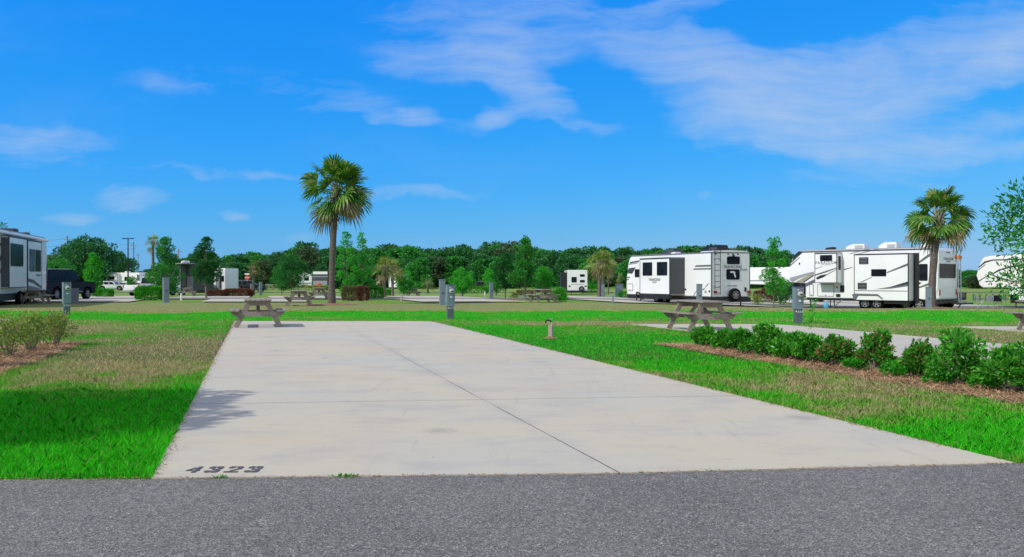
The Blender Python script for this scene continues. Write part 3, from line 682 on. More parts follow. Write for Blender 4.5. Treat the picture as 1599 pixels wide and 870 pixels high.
tree(440, 104, 3.4, 1.2, .8, 'round', 24, 2400, .17, 'leafm', 'young_tree', 'smaller tree left of the dark round tree', clr=.5)
tree(146, 82, 4.0, 1.25, .4, 'cone', 34, 4000, .15, 'leafb', 'young_tree', 'bright green tree right behind the dark blue vehicle', clr=.42)
tree(722, 78, 2.45, 1.15, .5, 'round', 30, 3400, .13, 'leafb', 'young_tree', 'bright round tree behind the pair of service posts', clr=.36)
tree(631, 86, 2.4, 1.0, .4, 'round', 24, 2400, .14, 'leafb', 'young_tree', 'small bright tree in front of the distant motorhome', clr=.36)
tree(1219, 64, 1.9, .9, .3, 'round', 22, 1800, .12, 'leafm', 'young_tree', 'low leafy tree right of the airy young tree', clr=.3)
tree(205, 150, 2.3, 1.1, .3, 'round', 18, 1200, .17, 'leafm', 'young_tree', 'small tree in front of the distant white motorhome', clr=.4)
tree(775, 96, 3.7, 1.5, .5, 'round', 30, 3000, .17, 'leafb', 'young_tree', 'bright tree before the wood left of centre conical tree', clr=.5)
tree(137, 172, 9.6, 6.6, 1.0, 'oak', 70, 9000, .5, 'wooda', 'oak_tree', 'broad dark spreading oak behind the dark blue vehicle', clr=1.7)
tree(93, 150, 5.0, 3.0, .6, 'oak', 34, 4000, .38, 'woodb', 'oak_tree', 'bright bushy tree just right of the left trailer', clr=.95)
tree(108, 190, 9.0, 3.0, 2.5, 'oak', 26, 2200, .45, 'woodc', 'oak_tree', 'ragged treetop left of the spreading oak', clr=1.1)
tree(186, 190, 7.4, 3.6, 1, 'oak', 30, 3000, .45, 'wooda', 'oak_tree', 'smaller dark tree right of the spreading oak', clr=1.1)
tree(-6, 84, 6.9, 1.9, 3, 'oak', 26, 2500, .2, 'leafd', 'oak_tree', 'treetop showing over the roof of the left trailer', clr=.6)
# foreground tree leaning in from the right, and the one at the left whose shade falls on the lawn
tree(0, 0, 3.2, 1.7, .75, 'round', 70, 8500, .085, 'leafm', 'oak_tree', 'near leafy tree reaching in at the right edge of the photo', loc=(9.58, 13.9, 0), clr=.35, trunk_r=.05, aspect=.38, shell=.2)
tree(0, 0, 4.6, 2.15, 1.7, 'round', 95, 16000, .11, 'leafm', 'oak_tree', 'tree out of frame at the left that shades the lawn and pad', loc=(-8.2, 6.35, 0), clr=.36, trunk_r=.07)

# ---- far wood: five crowns, each tree an object of its own
TOP = [(-60,415),(60,425),(80,400),(190,410),(205,428),(240,418),(280,397),(330,398),(345,412),(362,402),(400,393),(430,400),(470,386),(505,389),(560,390),(640,388),(700,390),(760,385),(800,381),(830,389),(900,391),(990,393),(1060,386),(1120,388),(1180,390),(1240,399),(1262,418),(1660,424)]
protos = []
for k, (hh, rr, zc, kd, lf, K) in enumerate([(10, 4.0, .3, 'oak', 'wooda', 46), (10, 3.4, .3, 'round', 'woodb', 40), (10, 3.6, 1.0, 'oak', 'woodc', 42), (10, 3.0, .4, 'oak', 'wooda', 36), (10, 3.8, .2, 'round', 'wooda', 46)]):
    protos.append(tree(0, 0, hh, rr, zc, kd, K, 3600, .62, lf, 'woodland_tree', 'x', group='trees of the far wood edge', loc=(0, 0, 0), clr=1.25))
WL = {0: 'dark dense tree in the far wood edge', 1: 'brighter green tree in the far wood edge', 2: 'greyish mossy tree in the far wood edge', 3: 'dark dense tree in the far wood edge', 4: 'dark dense tree in the far wood edge'}
used = set(); px = -70; cnt = 0
while px < 1680:
    for row, (Y0, hf) in enumerate(((182, .72), (205, .9), (228, 1.0))):
        if row == 0 and rng.random() < .25: continue
        x = px+rng.uniform(-9, 9)+row*7; Y = Y0+rng.uniform(-8, 8)
        ty = np.interp(x, [a for a, b in TOP], [b for a, b in TOP]); H = zpix(ty, 228)+.75
        if x < 350 and row == 0: continue
        H = H*hf*rng.uniform(.88, 1.05)*(Y/228)**.5
        k = int(rng.choice([0, 1, 2, 3, 4], p=[.2, .3, .12, .2, .18]))
        if k in used: o = copy_tree(protos[k])
        else: o = protos[k]; used.add(k)
        o['label'] = WL[k]; o.location = pos(x, Y); s = H/10; o.scale = (max(s, .6)*rng.uniform(1.1, 1.45), max(s, .6)*1.2, s); o.rotation_euler[2] = rng.uniform(0, 6.28); cnt += 1
    px += 16
print('wood trees', cnt)

# ---- bushes and hedges
bush(236, 56, 1.95, 1.1, .84, 'hedge', 3600, .07, 'clipped bright green hedge block left of the plain grey post', 'hedge', True, cat='hedge')
bush(163, 74, 1.4, .9, .65, 'hedge', 1500, .08, 'low green hedge beside the dark blue vehicle front', 'hedge', True, cat='hedge')
bush(372, 80, 2.7, 1.2, .66, 'redl', 2600, .09, 'long burgundy hedge right of the slim conical tree', 'hedge', True, cat='hedge')
bush(338, 79, 1.5, 1.1, .56, 'redl', 1200, .09, 'short burgundy hedge at the foot of the slim conical tree', 'hedge', True, cat='hedge')
bush(550, 54.5, 1.25, 1.0, .86, 'mixl', 2200, .075, 'pink and brown leaved bush right of the tall palm', cat='bush', box=True)
bush(567, 54, .62, .8, .84, 'redl', 1000, .07, 'dark burgundy bush joined to the pink one', cat='bush', box=True)
bush(586, 62, 1.15, .9, .8, 'hedge', 1600, .075, 'green clipped bush right of the burgundy bush', box=True)
bush(603, 90, 1.0, .8, .6, 'hedge', 700, .09, 'small green bush at the foot of the olive palm', box=True)
bush(820, 92, 1.9, .9, .55, 'mixl', 900, .09, 'low pink bush behind the centre trees', box=True)
bush(873, 52, 1.3, 1.0, .78, 'hedge', 1500, .085, 'leafy green shrub at the right end of the centre picnic table', name='shrub', cat='shrub')
bush(803, 63, .9, .8, .42, 'shruby', 500, .075, 'low yellow green plant under the short bushy tree', name='shrub', cat='shrub')
bush(1181, 60, .9, .7, .75, 'shruby', 500, .08, 'yellow green plant at the rear corner of the two axle trailer', name='shrub', cat='shrub')
bush(1197, 74, 2.2, .9, .85, 'redl', 1500, .08, 'burgundy hedge left of the airy tree trunk', 'hedge', True, cat='hedge')
bush(980, 74, 1.6, .9, .5, 'hedge', 700, .08, 'low green bush beside the grey cabinet', box=True)
bush(925, 120, 3.2, 1, 1.0, 'hedge', 900, .13, 'green bush behind the palms near the small camper', box=True)
bush(735, 120, 5, 1, .9, 'hedge', 1200, .13, 'distant low green hedge in the centre', 'hedge', True, cat='hedge')
bush(455, 150, 14, 1.5, .8, 'shruby', 1500, .18, 'distant pale hedge left of the tall palm', 'hedge', True, cat='hedge')
for q_, (bx, by, hh, wd_, lf, lb) in enumerate(((86, 540, .62, .75, 'shruby', 'leggy yellow green shrub at the far tip of the left bed'), (48, 549, .66, .85, 'shruby', 'leggy yellow green shrub second from the tip of the left bed'),
        (14, 558, .70, .95, 'shruby', 'bushiest yellow green shrub of the left bed'), (-40, 574, .72, .9, 'shruby', 'leggy shrub at the left edge of the photo'))):
    Y = CAMH*F/(by-435); bush(bx, Y, wd_, wd_, hh, lf, 1250, .045, lb, 'shrub', stems=11, group='shrubs of the left bed', jag=.1, z0=.16, cat='shrub', shoots=3)
SH = [(1098,541,.50,.62,'shrub',0,'first and smallest shrub of the right row beside the picnic table'),(1128,547,.52,.6,'shrub',1,'second shrub of the right row counted from the picnic table'),
      (1158,553,.56,.62,'shrub',1,'third shrub of the right row counted from the picnic table'),(1200,558,.66,.72,'shrub',2,'fourth shrub of the right row, with long pale shoots'),
      (1236,563,.62,.72,'shrub',1,'fifth shrub of the right row, left of the tall sprout'),(1266,567,.64,.7,'shrub',1,'shrub of the right row with one tall thin sprout'),
      (1308,572,.62,.68,'shrubr',1,'reddish shrub of the right row before the first gap'),(1367,580,.60,.64,'shrubr',1,'browning shrub with bare stems standing alone between two gaps'),
      (1433,591,.66,.66,'shrubr',1,'reddish shrub right of the second gap in the row'),(1497,601,.72,.82,'shrub',3,'large glossy green shrub second from the right edge'),
      (1578,613,.72,.86,'shrub',1,'glossy green shrub cut by the right edge of the photo'),(1665,632,.7,.8,'shrub',1,'shrub just outside the right edge of the photo')]
SHV = (1.04, .9, 1.1, .96, 1.0)
for bx, by, hh, wd_, lf, sh_, lb in SH:
    Y = CAMH*F/(by-435); r_ = bush(bx, Y, wd_*.88, wd_*.88, hh*.72*SHV[bx % 5], lf, 1450, .064, lb, 'shrub', stems=9, group='shrubs of the right row', shoots=sh_+3, z0=.07, cat='shrub')
    if bx == 1266:
        n = 60; z = rng.uniform(hh*.8, 1.02, n); x = .06*(z-hh)/.4+rng.normal(0, .012, n); a = rng.uniform(0, 6.28, n)
        V = leaves(np.stack([x, rng.normal(0, .01, n), z], 1), np.stack([np.cos(a), np.sin(a), .5+0*a], 1), .06, .4)
        np_mesh('sprout', V, 4, np.arange(len(V)), M['leafb'], r_)
WLB = ['green weeds left of the lone browning shrub, nearer clump', 'green weeds left of the lone browning shrub, rear clump', 'green weeds right of the lone browning shrub, rear clump', 'green weeds right of the lone browning shrub, nearer clump', 'green weeds before the large glossy shrub, nearer clump', 'green weeds before the large glossy shrub, rear clump', 'green weeds between the two rightmost shrubs']
for wi, (bx, by) in enumerate(((1335, 581), (1345, 574), (1395, 586), (1402, 592), (1465, 603), (1470, 596), (1540, 612))):
    Y = CAMH*F/(by-435)
    bush(bx, Y+.1, .42, .35, .17, 'hedge', 260, .05, WLB[wi], 'weed_clump', stems=2, group='weeds between the shrubs', cat='weeds')

# ------------------------------------------------------------------ picnic tables
def picnic_table(label, group=None):
    root = empty('picnic_table', (0, 0, 0), 0, label, 'picnic table', group)
    mb = MB()
    for i in range(5): mb.box(-.355+i*.144, -.355+i*.144+.134, -.92, .92, .722, .76)
    mb.build('tabletop', M['wood'], root, .004)
    for s in (-1, 1):
        mb = MB()
        for k in range(2): x = s*(.49+k*.135); mb.box(min(x, x+s*.125), max(x, x+s*.125), -.92, .92, .43, .466)
        mb.build('seat', M['wood'], root, .004)
    for e in (-1, 1):
        y = e*.60
        for s in (-1, 1):
            mb = MB(); mb.beam((s*.58, y, 0), (s*.21, y, .72), .040, .135, up=(1, 0, .5)); mb.build('leg', M['wood'], root, .004)
        MB().ext([(-.60, .29), (.60, .29), (.735, .43), (-.735, .43)], 'y', y+e*.021, y+e*.06).build('seat_beam', M['wood'], root, .004)
        MB().ext([(-.22, .59), (.22, .59), (.345, .721), (-.345, .721)], 'y', y+e*.021, y+e*.06).build('top_batten', M['wood'], root, .004)
        MB().beam((0, y-e*.03, .37), (0, e*.06, .71), .09, .038).build('brace', M['wood'], root, .004)
    return root
pt = picnic_table('x')
TB = [(403, 24.25, YAW, 'nearest weathered wooden picnic table on the far end of the concrete pad'), (467, 43, YAW, 'weathered picnic table just left of the tall palm'),
      (1092, 22.6, YAW-.03, 'weathered picnic table at the left end of the right shrub row'), (848, 49.5, YAW, 'weathered picnic table under the centre trees'),
      (1650, 22.0, YAW, 'picnic table cut by the right edge of the photo'), (56, 46.5, YAW, 'picnic table in front of the left trailer'),
      (498, 60, YAW, 'picnic table behind the one beside the tall palm'), (293, 80, YAW, 'picnic table beside the white pickup'),
      (645, 88, YAW, 'distant picnic table before the small bright tree'), (1098, 62, YAW+1, 'picnic table behind the two axle trailer'), (700, 92, YAW, 'distant picnic table left of the bright round tree')]
for i, (px, Y, a, lb) in enumerate(TB):
    o = pt if i == 0 else copy_tree(pt)
    o.location = pos(px, Y, .018 if Y < 26 else (.06 if i in (6, 7) else 0)); o.rotation_euler = (0, 0, a); o['label'] = lb; o['group'] = 'wooden picnic tables'

# ------------------------------------------------------------------ service pedestals, posts, taps
def pedestal(px, Y, num, label, rz=.32, h=1.13):
    root = empty('service_pedestal', pos(px, Y), rz, label, 'pedestal', 'metered service pedestals')
    MB().box(-.105, .105, -.10, .10, -.05, .46).build('post', M['galvd'], root, .006)
    MB().ext([(-.12, .46), (-.145, .44), (.12, .44), (.12, h), (-.10, h), (-.145, h-.02)], 'x', -.13, .13).build('cabinet', M['galv'], root, .006)
    cap = MB().box(-.136, .136, -.152, .13, h, h+.018).build('cabinet_lid', M['galv'], root, .005)
    mt = MB().lathe([(.085, -.155), (.085, -.20), (.075, -.235), (.05, -.25), (.0, -.253)], (0.01, 0, h-.20), 'y', 20).build('meter', M['meter'], root, smooth=True)
    MB().box(-.03, .05, -.2565, -.2535, h-.225, h-.185).build('meter_dial', M['black'], mt)
    MB().lathe([(.03, -.14), (.03, -.165), (.0, -.168)], (0, 0, h-.40), 'y', 12).build('socket', M['label'], root)
    MB().box(.045, .085, -.149, -.143, h-.085, h-.055).build('sticker', M['red'], root)
    MB().box(-.06, -.03, -.149, -.143, h-.085, h-.055).build('sticker', M['label'], root)
    text_obj(num, .105, M['label'], root, (0.0, -.104, .37), (R(90), 0, 0), 'number', spacing=1.1)
    return root
pedestal(703, 28.9, '4323', 'metered grey service post at the far end of the concrete pad')
pedestal(104, 31.6, '4321', 'metered grey service post in front of the dark blue vehicle', rz=.66, h=1.2)
pedestal(1246, 25.9, '4325', 'metered grey service post behind the right shrub row', rz=.06, h=1.08)
def plainbox(px, Y, wd, dp, h, label, rz=None, mat='galv'):
    rz = -math.atan(gx(px, 1))+.25 if rz is None else rz
    root = empty('utility_post', pos(px, Y), rz, label, 'utility post', 'plain grey utility posts')
    MB().box(-wd/2, wd/2, -dp/2, dp/2, -.05, h).build('cabinet', M[mat], root, .008)
    MB().ext([(-dp/2-.015, h), (dp/2+.015, h), (dp/2+.015, h+.02), (-dp/2-.015, h+.045)], 'x', -wd/2-.015, wd/2+.015).build('cabinet_lid', M[mat], root, .004)
    MB().box(-.02, .02, -dp/2-.02, -dp/2-.001, h*.45, h*.52).build('latch', M['black'], root)
    return root
plainbox(690.5, 44, .27, .24, 1.28, 'tall plain grey post just left of the centre metered post')
plainbox(259, 49, .30, .3, 1.40, 'tall plain grey post in front of the clipped hedge')
plainbox(1092, 45, .26, .22, 1.12, 'plain grey post behind the right picnic table')
plainbox(1450, 41.5, .24, .2, 1.0, 'plain grey post beside the leaning palm trunk')
plainbox(115, 47, .42, .4, .80, 'dark grey bin shaped box right of the left metered post', mat='galvd')
plainbox(767, 64, .26, .24, 1.2, 'slim pale post left of the centre trees', mat='galv')
plainbox(722, 94, .28, .25, .95, 'distant grey post under the bright round tree')
plainbox(875, 96, .28, .24, .9, 'grey post left of the small camper')
plainbox(941, 76, .3, .24, 1.15, 'grey post right of the twin palm')
plainbox(967, 77, .62, .4, 1.2, 'wide grey cabinet left of the two axle trailer')
plainbox(394, 104, .42, .35, 1.35, 'distant pale post left of the blue topped one')
plainbox(407, 98, .32, .3, 1.5, 'distant post with blue cap right of the stop sign')
plainbox(1003, 60, .2, .2, 1.0, 'slim post behind the trailer front')
def tap(px, Y, h, label, mat='wood2', r=.05):
    root = empty('water_tap', pos(px, Y), -.3, label, 'water tap', 'water taps on posts')
    MB().box(-r, r, -r, r, -.05, h).build('post', M[mat], root, .008)
    MB().tube([(.02, 0, h-.02), (.02, 0, h+.05), (0, -.0, h+.10)], .013, 8).build('pipe', M['alu'], root, smooth=True)
    MB().tube([(.02, 0, h+.075), (-.05, 0, h+.115), (-.10, 0, h+.10), (-.125, 0, h+.045)], [.02, .022, .018, .014], 8).build('spout', M['black'], root, smooth=True)
    MB().beam((-.03, 0, h+.13), (.05, 0, h+.145), .02, .012).build('handle', M['alu'], root)
    return root
tap(860, 19.35, .31, 'weathered wooden post with a black water tap on the right lawn')
tap(283, 56, .45, 'small white tap post before the white pickup', 'white', .04)
tap(627, 53, .40, 'small pale tap post left of the centre pad', 'wood2')
tap(957, 48, .5, 'pale tap post before the two axle trailer front', 'galv', .045)
tap(757, 78, .5, 'short white tap post beside the slim pale post', 'white', .05)

# ------------------------------------------------------------------ campers
def wheel(root, c, r, wd, n=24, rim=True, axis='y', side=-1, rz=None):
    """wheel centred at c, axle along axis, outer face towards side"""
    h = wd/2
    t = MB().lathe([(r*.58, -h), (r*.92, -h), (r, -h*.6), (r, h*.6), (r*.92, h), (r*.58, h)], c, axis, n).build('wheel', M['rubber'], root, smooth=True)
    mb = MB(); f = side*(h+.004); c = Vector(c)
    mb.lathe([(r*.60, side*h*.6), (r*.60, f), (r*.54, f), (r*.50, side*h*.5)], c, axis, n)
    for k in range(6):
        a = k*math.pi/3
        def P(rr, aa): x, y = rr*math.cos(aa), rr*math.sin(aa); return c+Vector({'y': (x, f*.92, y), 'x': (f*.92, x, y)}[axis])
        mb.beam(P(r*.08, a), P(r*.54, a), .06*r/.35, .03, up={'y': (0, 1, 0), 'x': (1, 0, 0)}[axis])
    mb.lathe([(r*.14, side*h*.6), (r*.14, f*1.05)], c, axis, 10)
    mb.build('rim', M['chrome'], t)
    return t
class Camper:
    def __init__(s, A, B, W, label, name='camper_trailer', zg=None, cat='camper', group=None):
        s.A = Vector(A); s.B = Vector(B); d = s.B-s.A; s.L = d.length; s.ax = d/s.L; s.iny = Vector((-s.ax.y, s.ax.x)); s.W = W
        mid = (s.A+s.B)/2; s.zg = terrain(mid.x, mid.y) if zg is None else zg
        s.root = empty(name, (s.A.x, s.A.y, s.zg), math.atan2(d.y, d.x), label, cat, group)
    def side(s, px, py, off=0):
        """photo direction -> (x, z) on the visible side plane standing off metres proud of it"""
        r = Vector(((px-799.5)/F, 1.0)); o = s.A-s.iny*off
        t = o.dot(s.iny)/r.dot(s.iny); p = r*t
        return (p-s.A).dot(s.ax), CAMH-(py-435)/F*t-s.zg
    def rear(s, px, py, off=0):
        r = Vector(((px-799.5)/F, 1.0)); o = s.A+s.ax*(s.L+off); t = o.dot(s.ax)/r.dot(s.ax); p = r*t
        return (p-s.A).dot(s.iny), CAMH-(py-435)/F*t-s.zg
    def body(s, poly, mat, y0=0, y1=None, name='body', bevel=.05): return MB().ext(poly, 'y', y0, s.W if y1 is None else y1).build(name, M[mat], s.root, bevel)
    def patch(s, pts, mat, off=0, name='stripe', pix=True, th=.006):
        q = [s.side(a, b, off) for a, b in pts] if pix else pts
        return MB().ext(q, 'y', -off-th, -off-.0005).build(name, M[mat], s.root)
    def window(s, x0, x1, z0, z1, off=0, r=.06, mat='glass', parts=True):
        x0, x1 = min(x0, x1), max(x0, x1); z0, z1 = min(z0, z1), max(z0, z1)
        w_ = MB().ext(rrect(x0, x1, z0, z1, r), 'y', -off-.02, -off-.0005).build('window', M['black'], s.root)
        MB().ext(rrect(x0+.025, x1-.025, z0+.025, z1-.025, r*.8), 'y', -off-.026, -off-.0205).build('pane', M[mat], w_)
        return w_
    def pwin(s, px0, py0, px1, py1, off=0, **k):
        a = s.side(px0, py0, off); b = s.side(px1, py1, off); zm0 = min(a[1], b[1]); return s.window(a[0], b[0], a[1], b[1], off, **k)
    def rwindow(s, y0, y1, z0, z1, r=.06, off=0, mat='glass'):
        y0, y1 = min(y0, y1), max(y0, y1); z0, z1 = min(z0, z1), max(z0, z1)
        x = s.L+off
        w_ = MB().ext(rrect(y0, y1, z0, z1, r), 'x', x+.0005, x+.02).build('window', M['black'], s.root)
        MB().ext(rrect(y0+.025, y1-.025, z0+.025, z1-.025, r*.8), 'x', x+.0205, x+.026).build('pane', M[mat], w_); return w_
    def slide(s, x0, x1, z0, z1, d, mat='white', trim='black'):
        x0, x1 = min(x0, x1), max(x0, x1); z0, z1 = min(z0, z1), max(z0, z1)
        b = MB().box(x0, x1, -d, -.001, z0, z1).build('slide_out', M[mat], s.root, .02)
        mb = MB()
        for xx in (x0, x1): mb.box(xx-.02, xx+.02, -d-.012, -d+.03, z0, z1)
        mb.box(x0, x1, -d-.014, -d+.03, z1-.03, z1+.012); mb.box(x0, x1, -d-.010, -d+.03, z0-.012, z0+.025)
        mb.build('trim', M[trim], b)
        MB().box(x0-.03, x1+.03, -d-.03, .0, z1+.014, z1+.045).build('awning_topper', M['dgrey'], b)
        return b
    def ac(s, x0, x1, zt, mat='white', h=.32, y0=None):
        y0 = s.W*.32 if y0 is None else y0; x0, x1 = min(x0, x1), max(x0, x1)
        a = MB().ext([(x0, zt+.02), (x1, zt+.02), (x1, zt+h), (x0+(x1-x0)*.35, zt+h), (x0+.05, zt+h*.55)], 'y', y0, y0+.72).build('air_conditioner', M[mat], s.root, .04)
        mb = MB()
        for k in range(5): mb.box(x1-(x1-x0)*.5, x1-.08, y0-.006, y0+.002, zt+.07+k*.045, zt+.09+k*.045)
        mb.build('grille', M['mgrey'], a); return a
    def vent(s, x, zt, mat='black', w_=.45, h=.14): return MB().ext([(x, zt+.02), (x+w_, zt+.02), (x+w_, zt+h), (x+.06, zt+h*.8)], 'y', s.W*.3, s.W*.3+w_).build('roof_vent', M[mat], s.root, .02)
    def ladder(s, y0, y1, z0, z1, off=.1, mat='black', n=8, r=.018, hook=.3):
        mb = MB(); x = s.L+off
        for y in (y0, y1): mb.tube([(x, y, z0), (x, y, z1+.12), (x-.10, y, z1+.2), (x-hook-.1, y, z1+.18), (x-hook-.14, y, z1+.03)], r, 8)
        for k in range(n): z = z0+.12+(z1-z0-.15)*k/(n-1); mb.tube([(x, y0, z), (x, y1, z)], r*.9, 6)
        for z in (z0+.5, z1-.4):
            for y in (y0, y1): mb.tube([(x-off+.002, y, z), (x, y, z)], r*.9, 6)
        return mb.build('ladder', M[mat], s.root, smooth=True)
    def door_hatch(s, x0, x1, z0, z1, off=0, name='hatch'):
        x0, x1 = min(x0, x1), max(x0, x1); z0, z1 = min(z0, z1), max(z0, z1)
        h = MB().ext(rrect(x0, x1, z0, z1, .06), 'y', -off-.012, -off-.0005).build(name, M['black'], s.root)
        MB().ext(rrect(x0+.03, x1-.03, z0+.03, z1-.03, .05), 'y', -off-.018, -off-.0125).build('door_panel', M['white'], h)
        MB().box((x0+x1)/2-.05, (x0+x1)/2+.05, -off-.03, -off-.0185, z0+.06, z0+.1).build('latch', M['black'], h); return h
    def jack(s, x, y, z1): return MB().tube([(x, y, .02), (x, y, z1)], .035, 8).box(x-.14, x+.14, y-.14, y+.14, 0, .025).build('jack', M['black'], s.root)
def stairs(): pass

# -- two axle travel trailer (centre right)
c = Camper((7.56, 56.7), (11.12, 48.2), 2.62, 'white travel trailer with slide room end darkened as shade and rear spare wheel', zg=-.20)
L = c.L
body = c.body([(0.0, .52), (L, .52), (L, 3.0), (.55, 3.0), (.30, 2.88), (.12, 2.45), (-.08, 1.6), (-.12, 1.0), (-.02, .55)], 'white', bevel=.04)
MB().ext([(.45, 2.999), (L-.02, 2.999), (L-.02, 3.04), (.6, 3.05)], 'y', .03, c.W-.03).build('roof', M['lgrey'], c.root)
mb = MB(); mb.box(.02, L-.05, .06, c.W-.06, .26, .518); mb.ext([(-.02, .28), (L-.0, .28), (L-.0, .517), (-.02, .517)], 'y', -.012, .05); mb.build('skirt', M['black'], c.root, .01)
MB().box(L-.1, L+.14, .02, c.W-.02, .22, .48).build('bumper', M['black'], c.root, .02)
mb = MB()
for yy_ in (-.012, c.W-.03):
    mb.box(L-.045, L+.012, yy_, yy_+.045, .52, 3.01)
mb.box(L-.04, L+.01, 0, c.W, 3.0, 3.035); mb.box(.5, L, -.014, .03, 2.97, 3.03); mb.build('corner_trim', M['mgrey'], c.root)
MB().ext([(0, 3.035), (c.W, 3.035), (c.W-.25, 3.11), (c.W*.5, 3.15), (.25, 3.11)], 'x', L-1.2, L+.004).build('roof_crown', M['white'], c.root, .01)
sx0, sz1 = c.side(999.5, 406.5, 1.04); sx1, sz0 = c.side(1045.5, 457.5, 1.04)
sb = c.slide(sx0, sx1, .62, 2.74, 1.04)
MB().box(sx0-.01, sx1+.01, -1.06, -.9, .38, .60).build('slide_skirt', M['black'], sb)
MB().box(sx1+.0225, sx1+.028, -1.0, -.02, .64, 2.72).build('slide_end_panel', M['dgrey'], sb)  # dark grey colour stands in for the shade on the slide's rear face
for a in ((1003.8, 410, 1018.5, 430.5), (1026, 409.3, 1042, 430.2)): c.pwin(*a, off=1.04)
c.pwin(991.5, 420.5, 998.5, 433, off=0, r=.05)
mb = MB()
for k in range(2): pass
for pts, mt in (([(984, 409.3), (998.5, 406.5), (997.8, 409.0), (983.2, 411.8)], 'dgrey'), ([(982.5, 412.4), (996.6, 410.3), (995.8, 411.4), (982, 413.6)], 'mgrey'), ([(981.5, 419), (992.5, 417.5), (987.5, 427.3), (979.5, 427.0)], 'dgrey'),
                ([(979.2, 432.5), (984.3, 432.2), (983.4, 434.0), (978.8, 434.3)], 'dgrey'), ([(978.6, 436.2), (982.4, 436), (981.6, 437.6), (978.2, 437.8)], 'dgrey'), ([(990, 420), (991, 421), (987, 427.5), (985, 427.6)], 'mgrey'),
                ([(1087, 414.3), (1111, 413.3), (1111, 416.4), (1084.5, 417)], 'mgrey'), ([(1084, 419.4), (1111, 418.7), (1111, 420.8), (1082, 421.3)], 'dgrey'),
                ([(1106, 442.5), (1107.5, 442.3), (1102.5, 448.5), (1100.5, 449)], 'mgrey'), ([(1099, 450.3), (1101.5, 450), (1098.5, 453), (1096.5, 453.3)], 'dgrey')): c.patch(pts, mt)
x_, z_ = c.side(979.8, 443, 0); x2, z2 = c.side(988.5, 454.6, 0); c.door_hatch(x_, x2, z_, z2, name='hatch')
for pxx, pyy, rr in ((1071, 452, .06), (1102, 455.5, .08), (1108, 455, .06)):
    x_, z_ = c.side(pxx, pyy); MB().lathe([(rr, -.002), (rr, -.03), (rr*.6, -.045)], (x_, 0, z_), 'y', 12).build('service_port', M['black' if rr != .08 else 'tan'], c.root)
cx = (sx0+sx1)/2
tx, tz = c.side(1022, 437, 1.04); text_obj('TRANSCEND', .22, M['dgrey'], c.root, (tx, -1.045, tz), (R(90), 0, 0), spacing=1.05)
tx, tz = c.side(1022, 441, 1.04); text_obj('XPLOR', .14, M['mgrey'], c.root, (tx, -1.045, tz), (R(90), 0, 0), spacing=1.1)
for a, b, c0, d0 in ((1135, 400.6, 1155, 412.7), (1134, 420.5, 1154.8, 436.8)):
    y0, z0 = c.rear(a, d0); y1, z1 = c.rear(c0, b); rw = c.rwindow(y0, y1, z0, z1, .1)
yc, zc = c.rear(1144.5, 428.5)
fl = [(-.20, .17), (.02, .18), (.05, .15), (.13, .15), (.14, .0), (.19, -.14), (.16, -.2), (.10, -.14), (.05, -.03), (.03, .07), (-.05, .10), (-.10, .07), (-.2, .1)]
MB().ext([(yc+a, zc+b) for a, b in fl], 'x', L+.0265, L+.029).build('window_sticker', M['label'], rw)
yt, zt = c.rear(1144.5, 417); text_obj('TRANSCEND', .215, M['dgrey'], c.root, (L+.004, yt-.02, zt), (R(90), 0, R(90)), spacing=1.02)
yt, zt = c.rear(1161, 421.4); text_obj('XPLOR', .16, M['mgrey'], c.root, (L+.004, yt, zt), (R(90), 0, R(90)), spacing=1.05)
yt, zt = c.rear(1143, 446.5); text_obj('GRAND DESIGN', .09, M['mgrey'], c.root, (L+.004, yt, zt), (R(90), 0, R(90)), spacing=1.05)
ys_, zs_ = c.rear(1147.3, 461, .2); wheel(c.root, (L+.2, ys_, zs_+.02), .37, .22, axis='x', side=1)
MB().box(L+.02, L+.12, ys_-.05, ys_+.05, .3, zs_+.1).build('wheel_bracket', M['black'], c.root)
for pxx in (1116.6, 1169.5):
    yl, zl = c.rear(pxx, 455.8); tl = MB().ext(rrect(yl-.12, yl+.12, zl-.06, zl+.06, .04), 'x', L+.001, L+.03).build('tail_light', M['red'], c.root)
yl, zl = c.rear(1170, 459.5); MB().ext(rrect(yl-.15, yl+.15, zl-.08, zl+.08, .01), 'x', L+.001, L+.012).build('number_plate', M['mixl'] if False else M['tan'], c.root)
yl, zl = c.rear(1163.5, 452); MB().box(L, L+.06, yl-.05, yl+.05, zl-.12, zl+.12).build('outside_shower', M['black'], c.root)
for pxx, pyy in ((1137, 394.6), (1144.5, 395.2), (1152, 395), (1117, 396.2), (1173, 398.5)):
    yl, zl = c.rear(pxx, pyy); MB().box(L, L+.035, yl-.055, yl+.055, min(zl, 2.94)-.03, min(zl, 2.94)+.02).build('marker_light', M['black'], c.root)
yl, zl = c.rear(1144.5, 397.5); MB().box(L, L+.08, yl-.06, yl+.06, 2.78, 2.88).build('rear_camera', M['black'], c.root)
c.ladder(.16, .53, .62, 3.0, mat='black', n=8)
xa, _ = c.side(1019, 392); xb, _ = c.side(1040, 392); c.ac(xa-.3, xb-.4, 3.04, 'dgrey', .34)
xa, _ = c.side(1085, 392); xb, _ = c.side(1110, 392); c.ac(xa-.6, xb-.5, 3.04, 'black', .42)
c.vent(3.9, 3.04, 'white'); c.vent(6.1, 3.04); c.vent(8.3, 3.06, 'black', .4, .16)
x_, _ = c.side(1022, 460)
for k in (0, 1):
    wheel(c.root, (3.55+k*.92, .10, .34), .34, .22); wheel(c.root, (3.55+k*.92, c.W-.10, .34), .34, .22, side=1)
x_, _ = c.side(996, 468); c.jack(x_+.1, .15, .45); c.jack(L-.5, .25, .3); c.jack(L-.5, c.W-.25, .3); c.jack(.5, c.W-.3, .3)
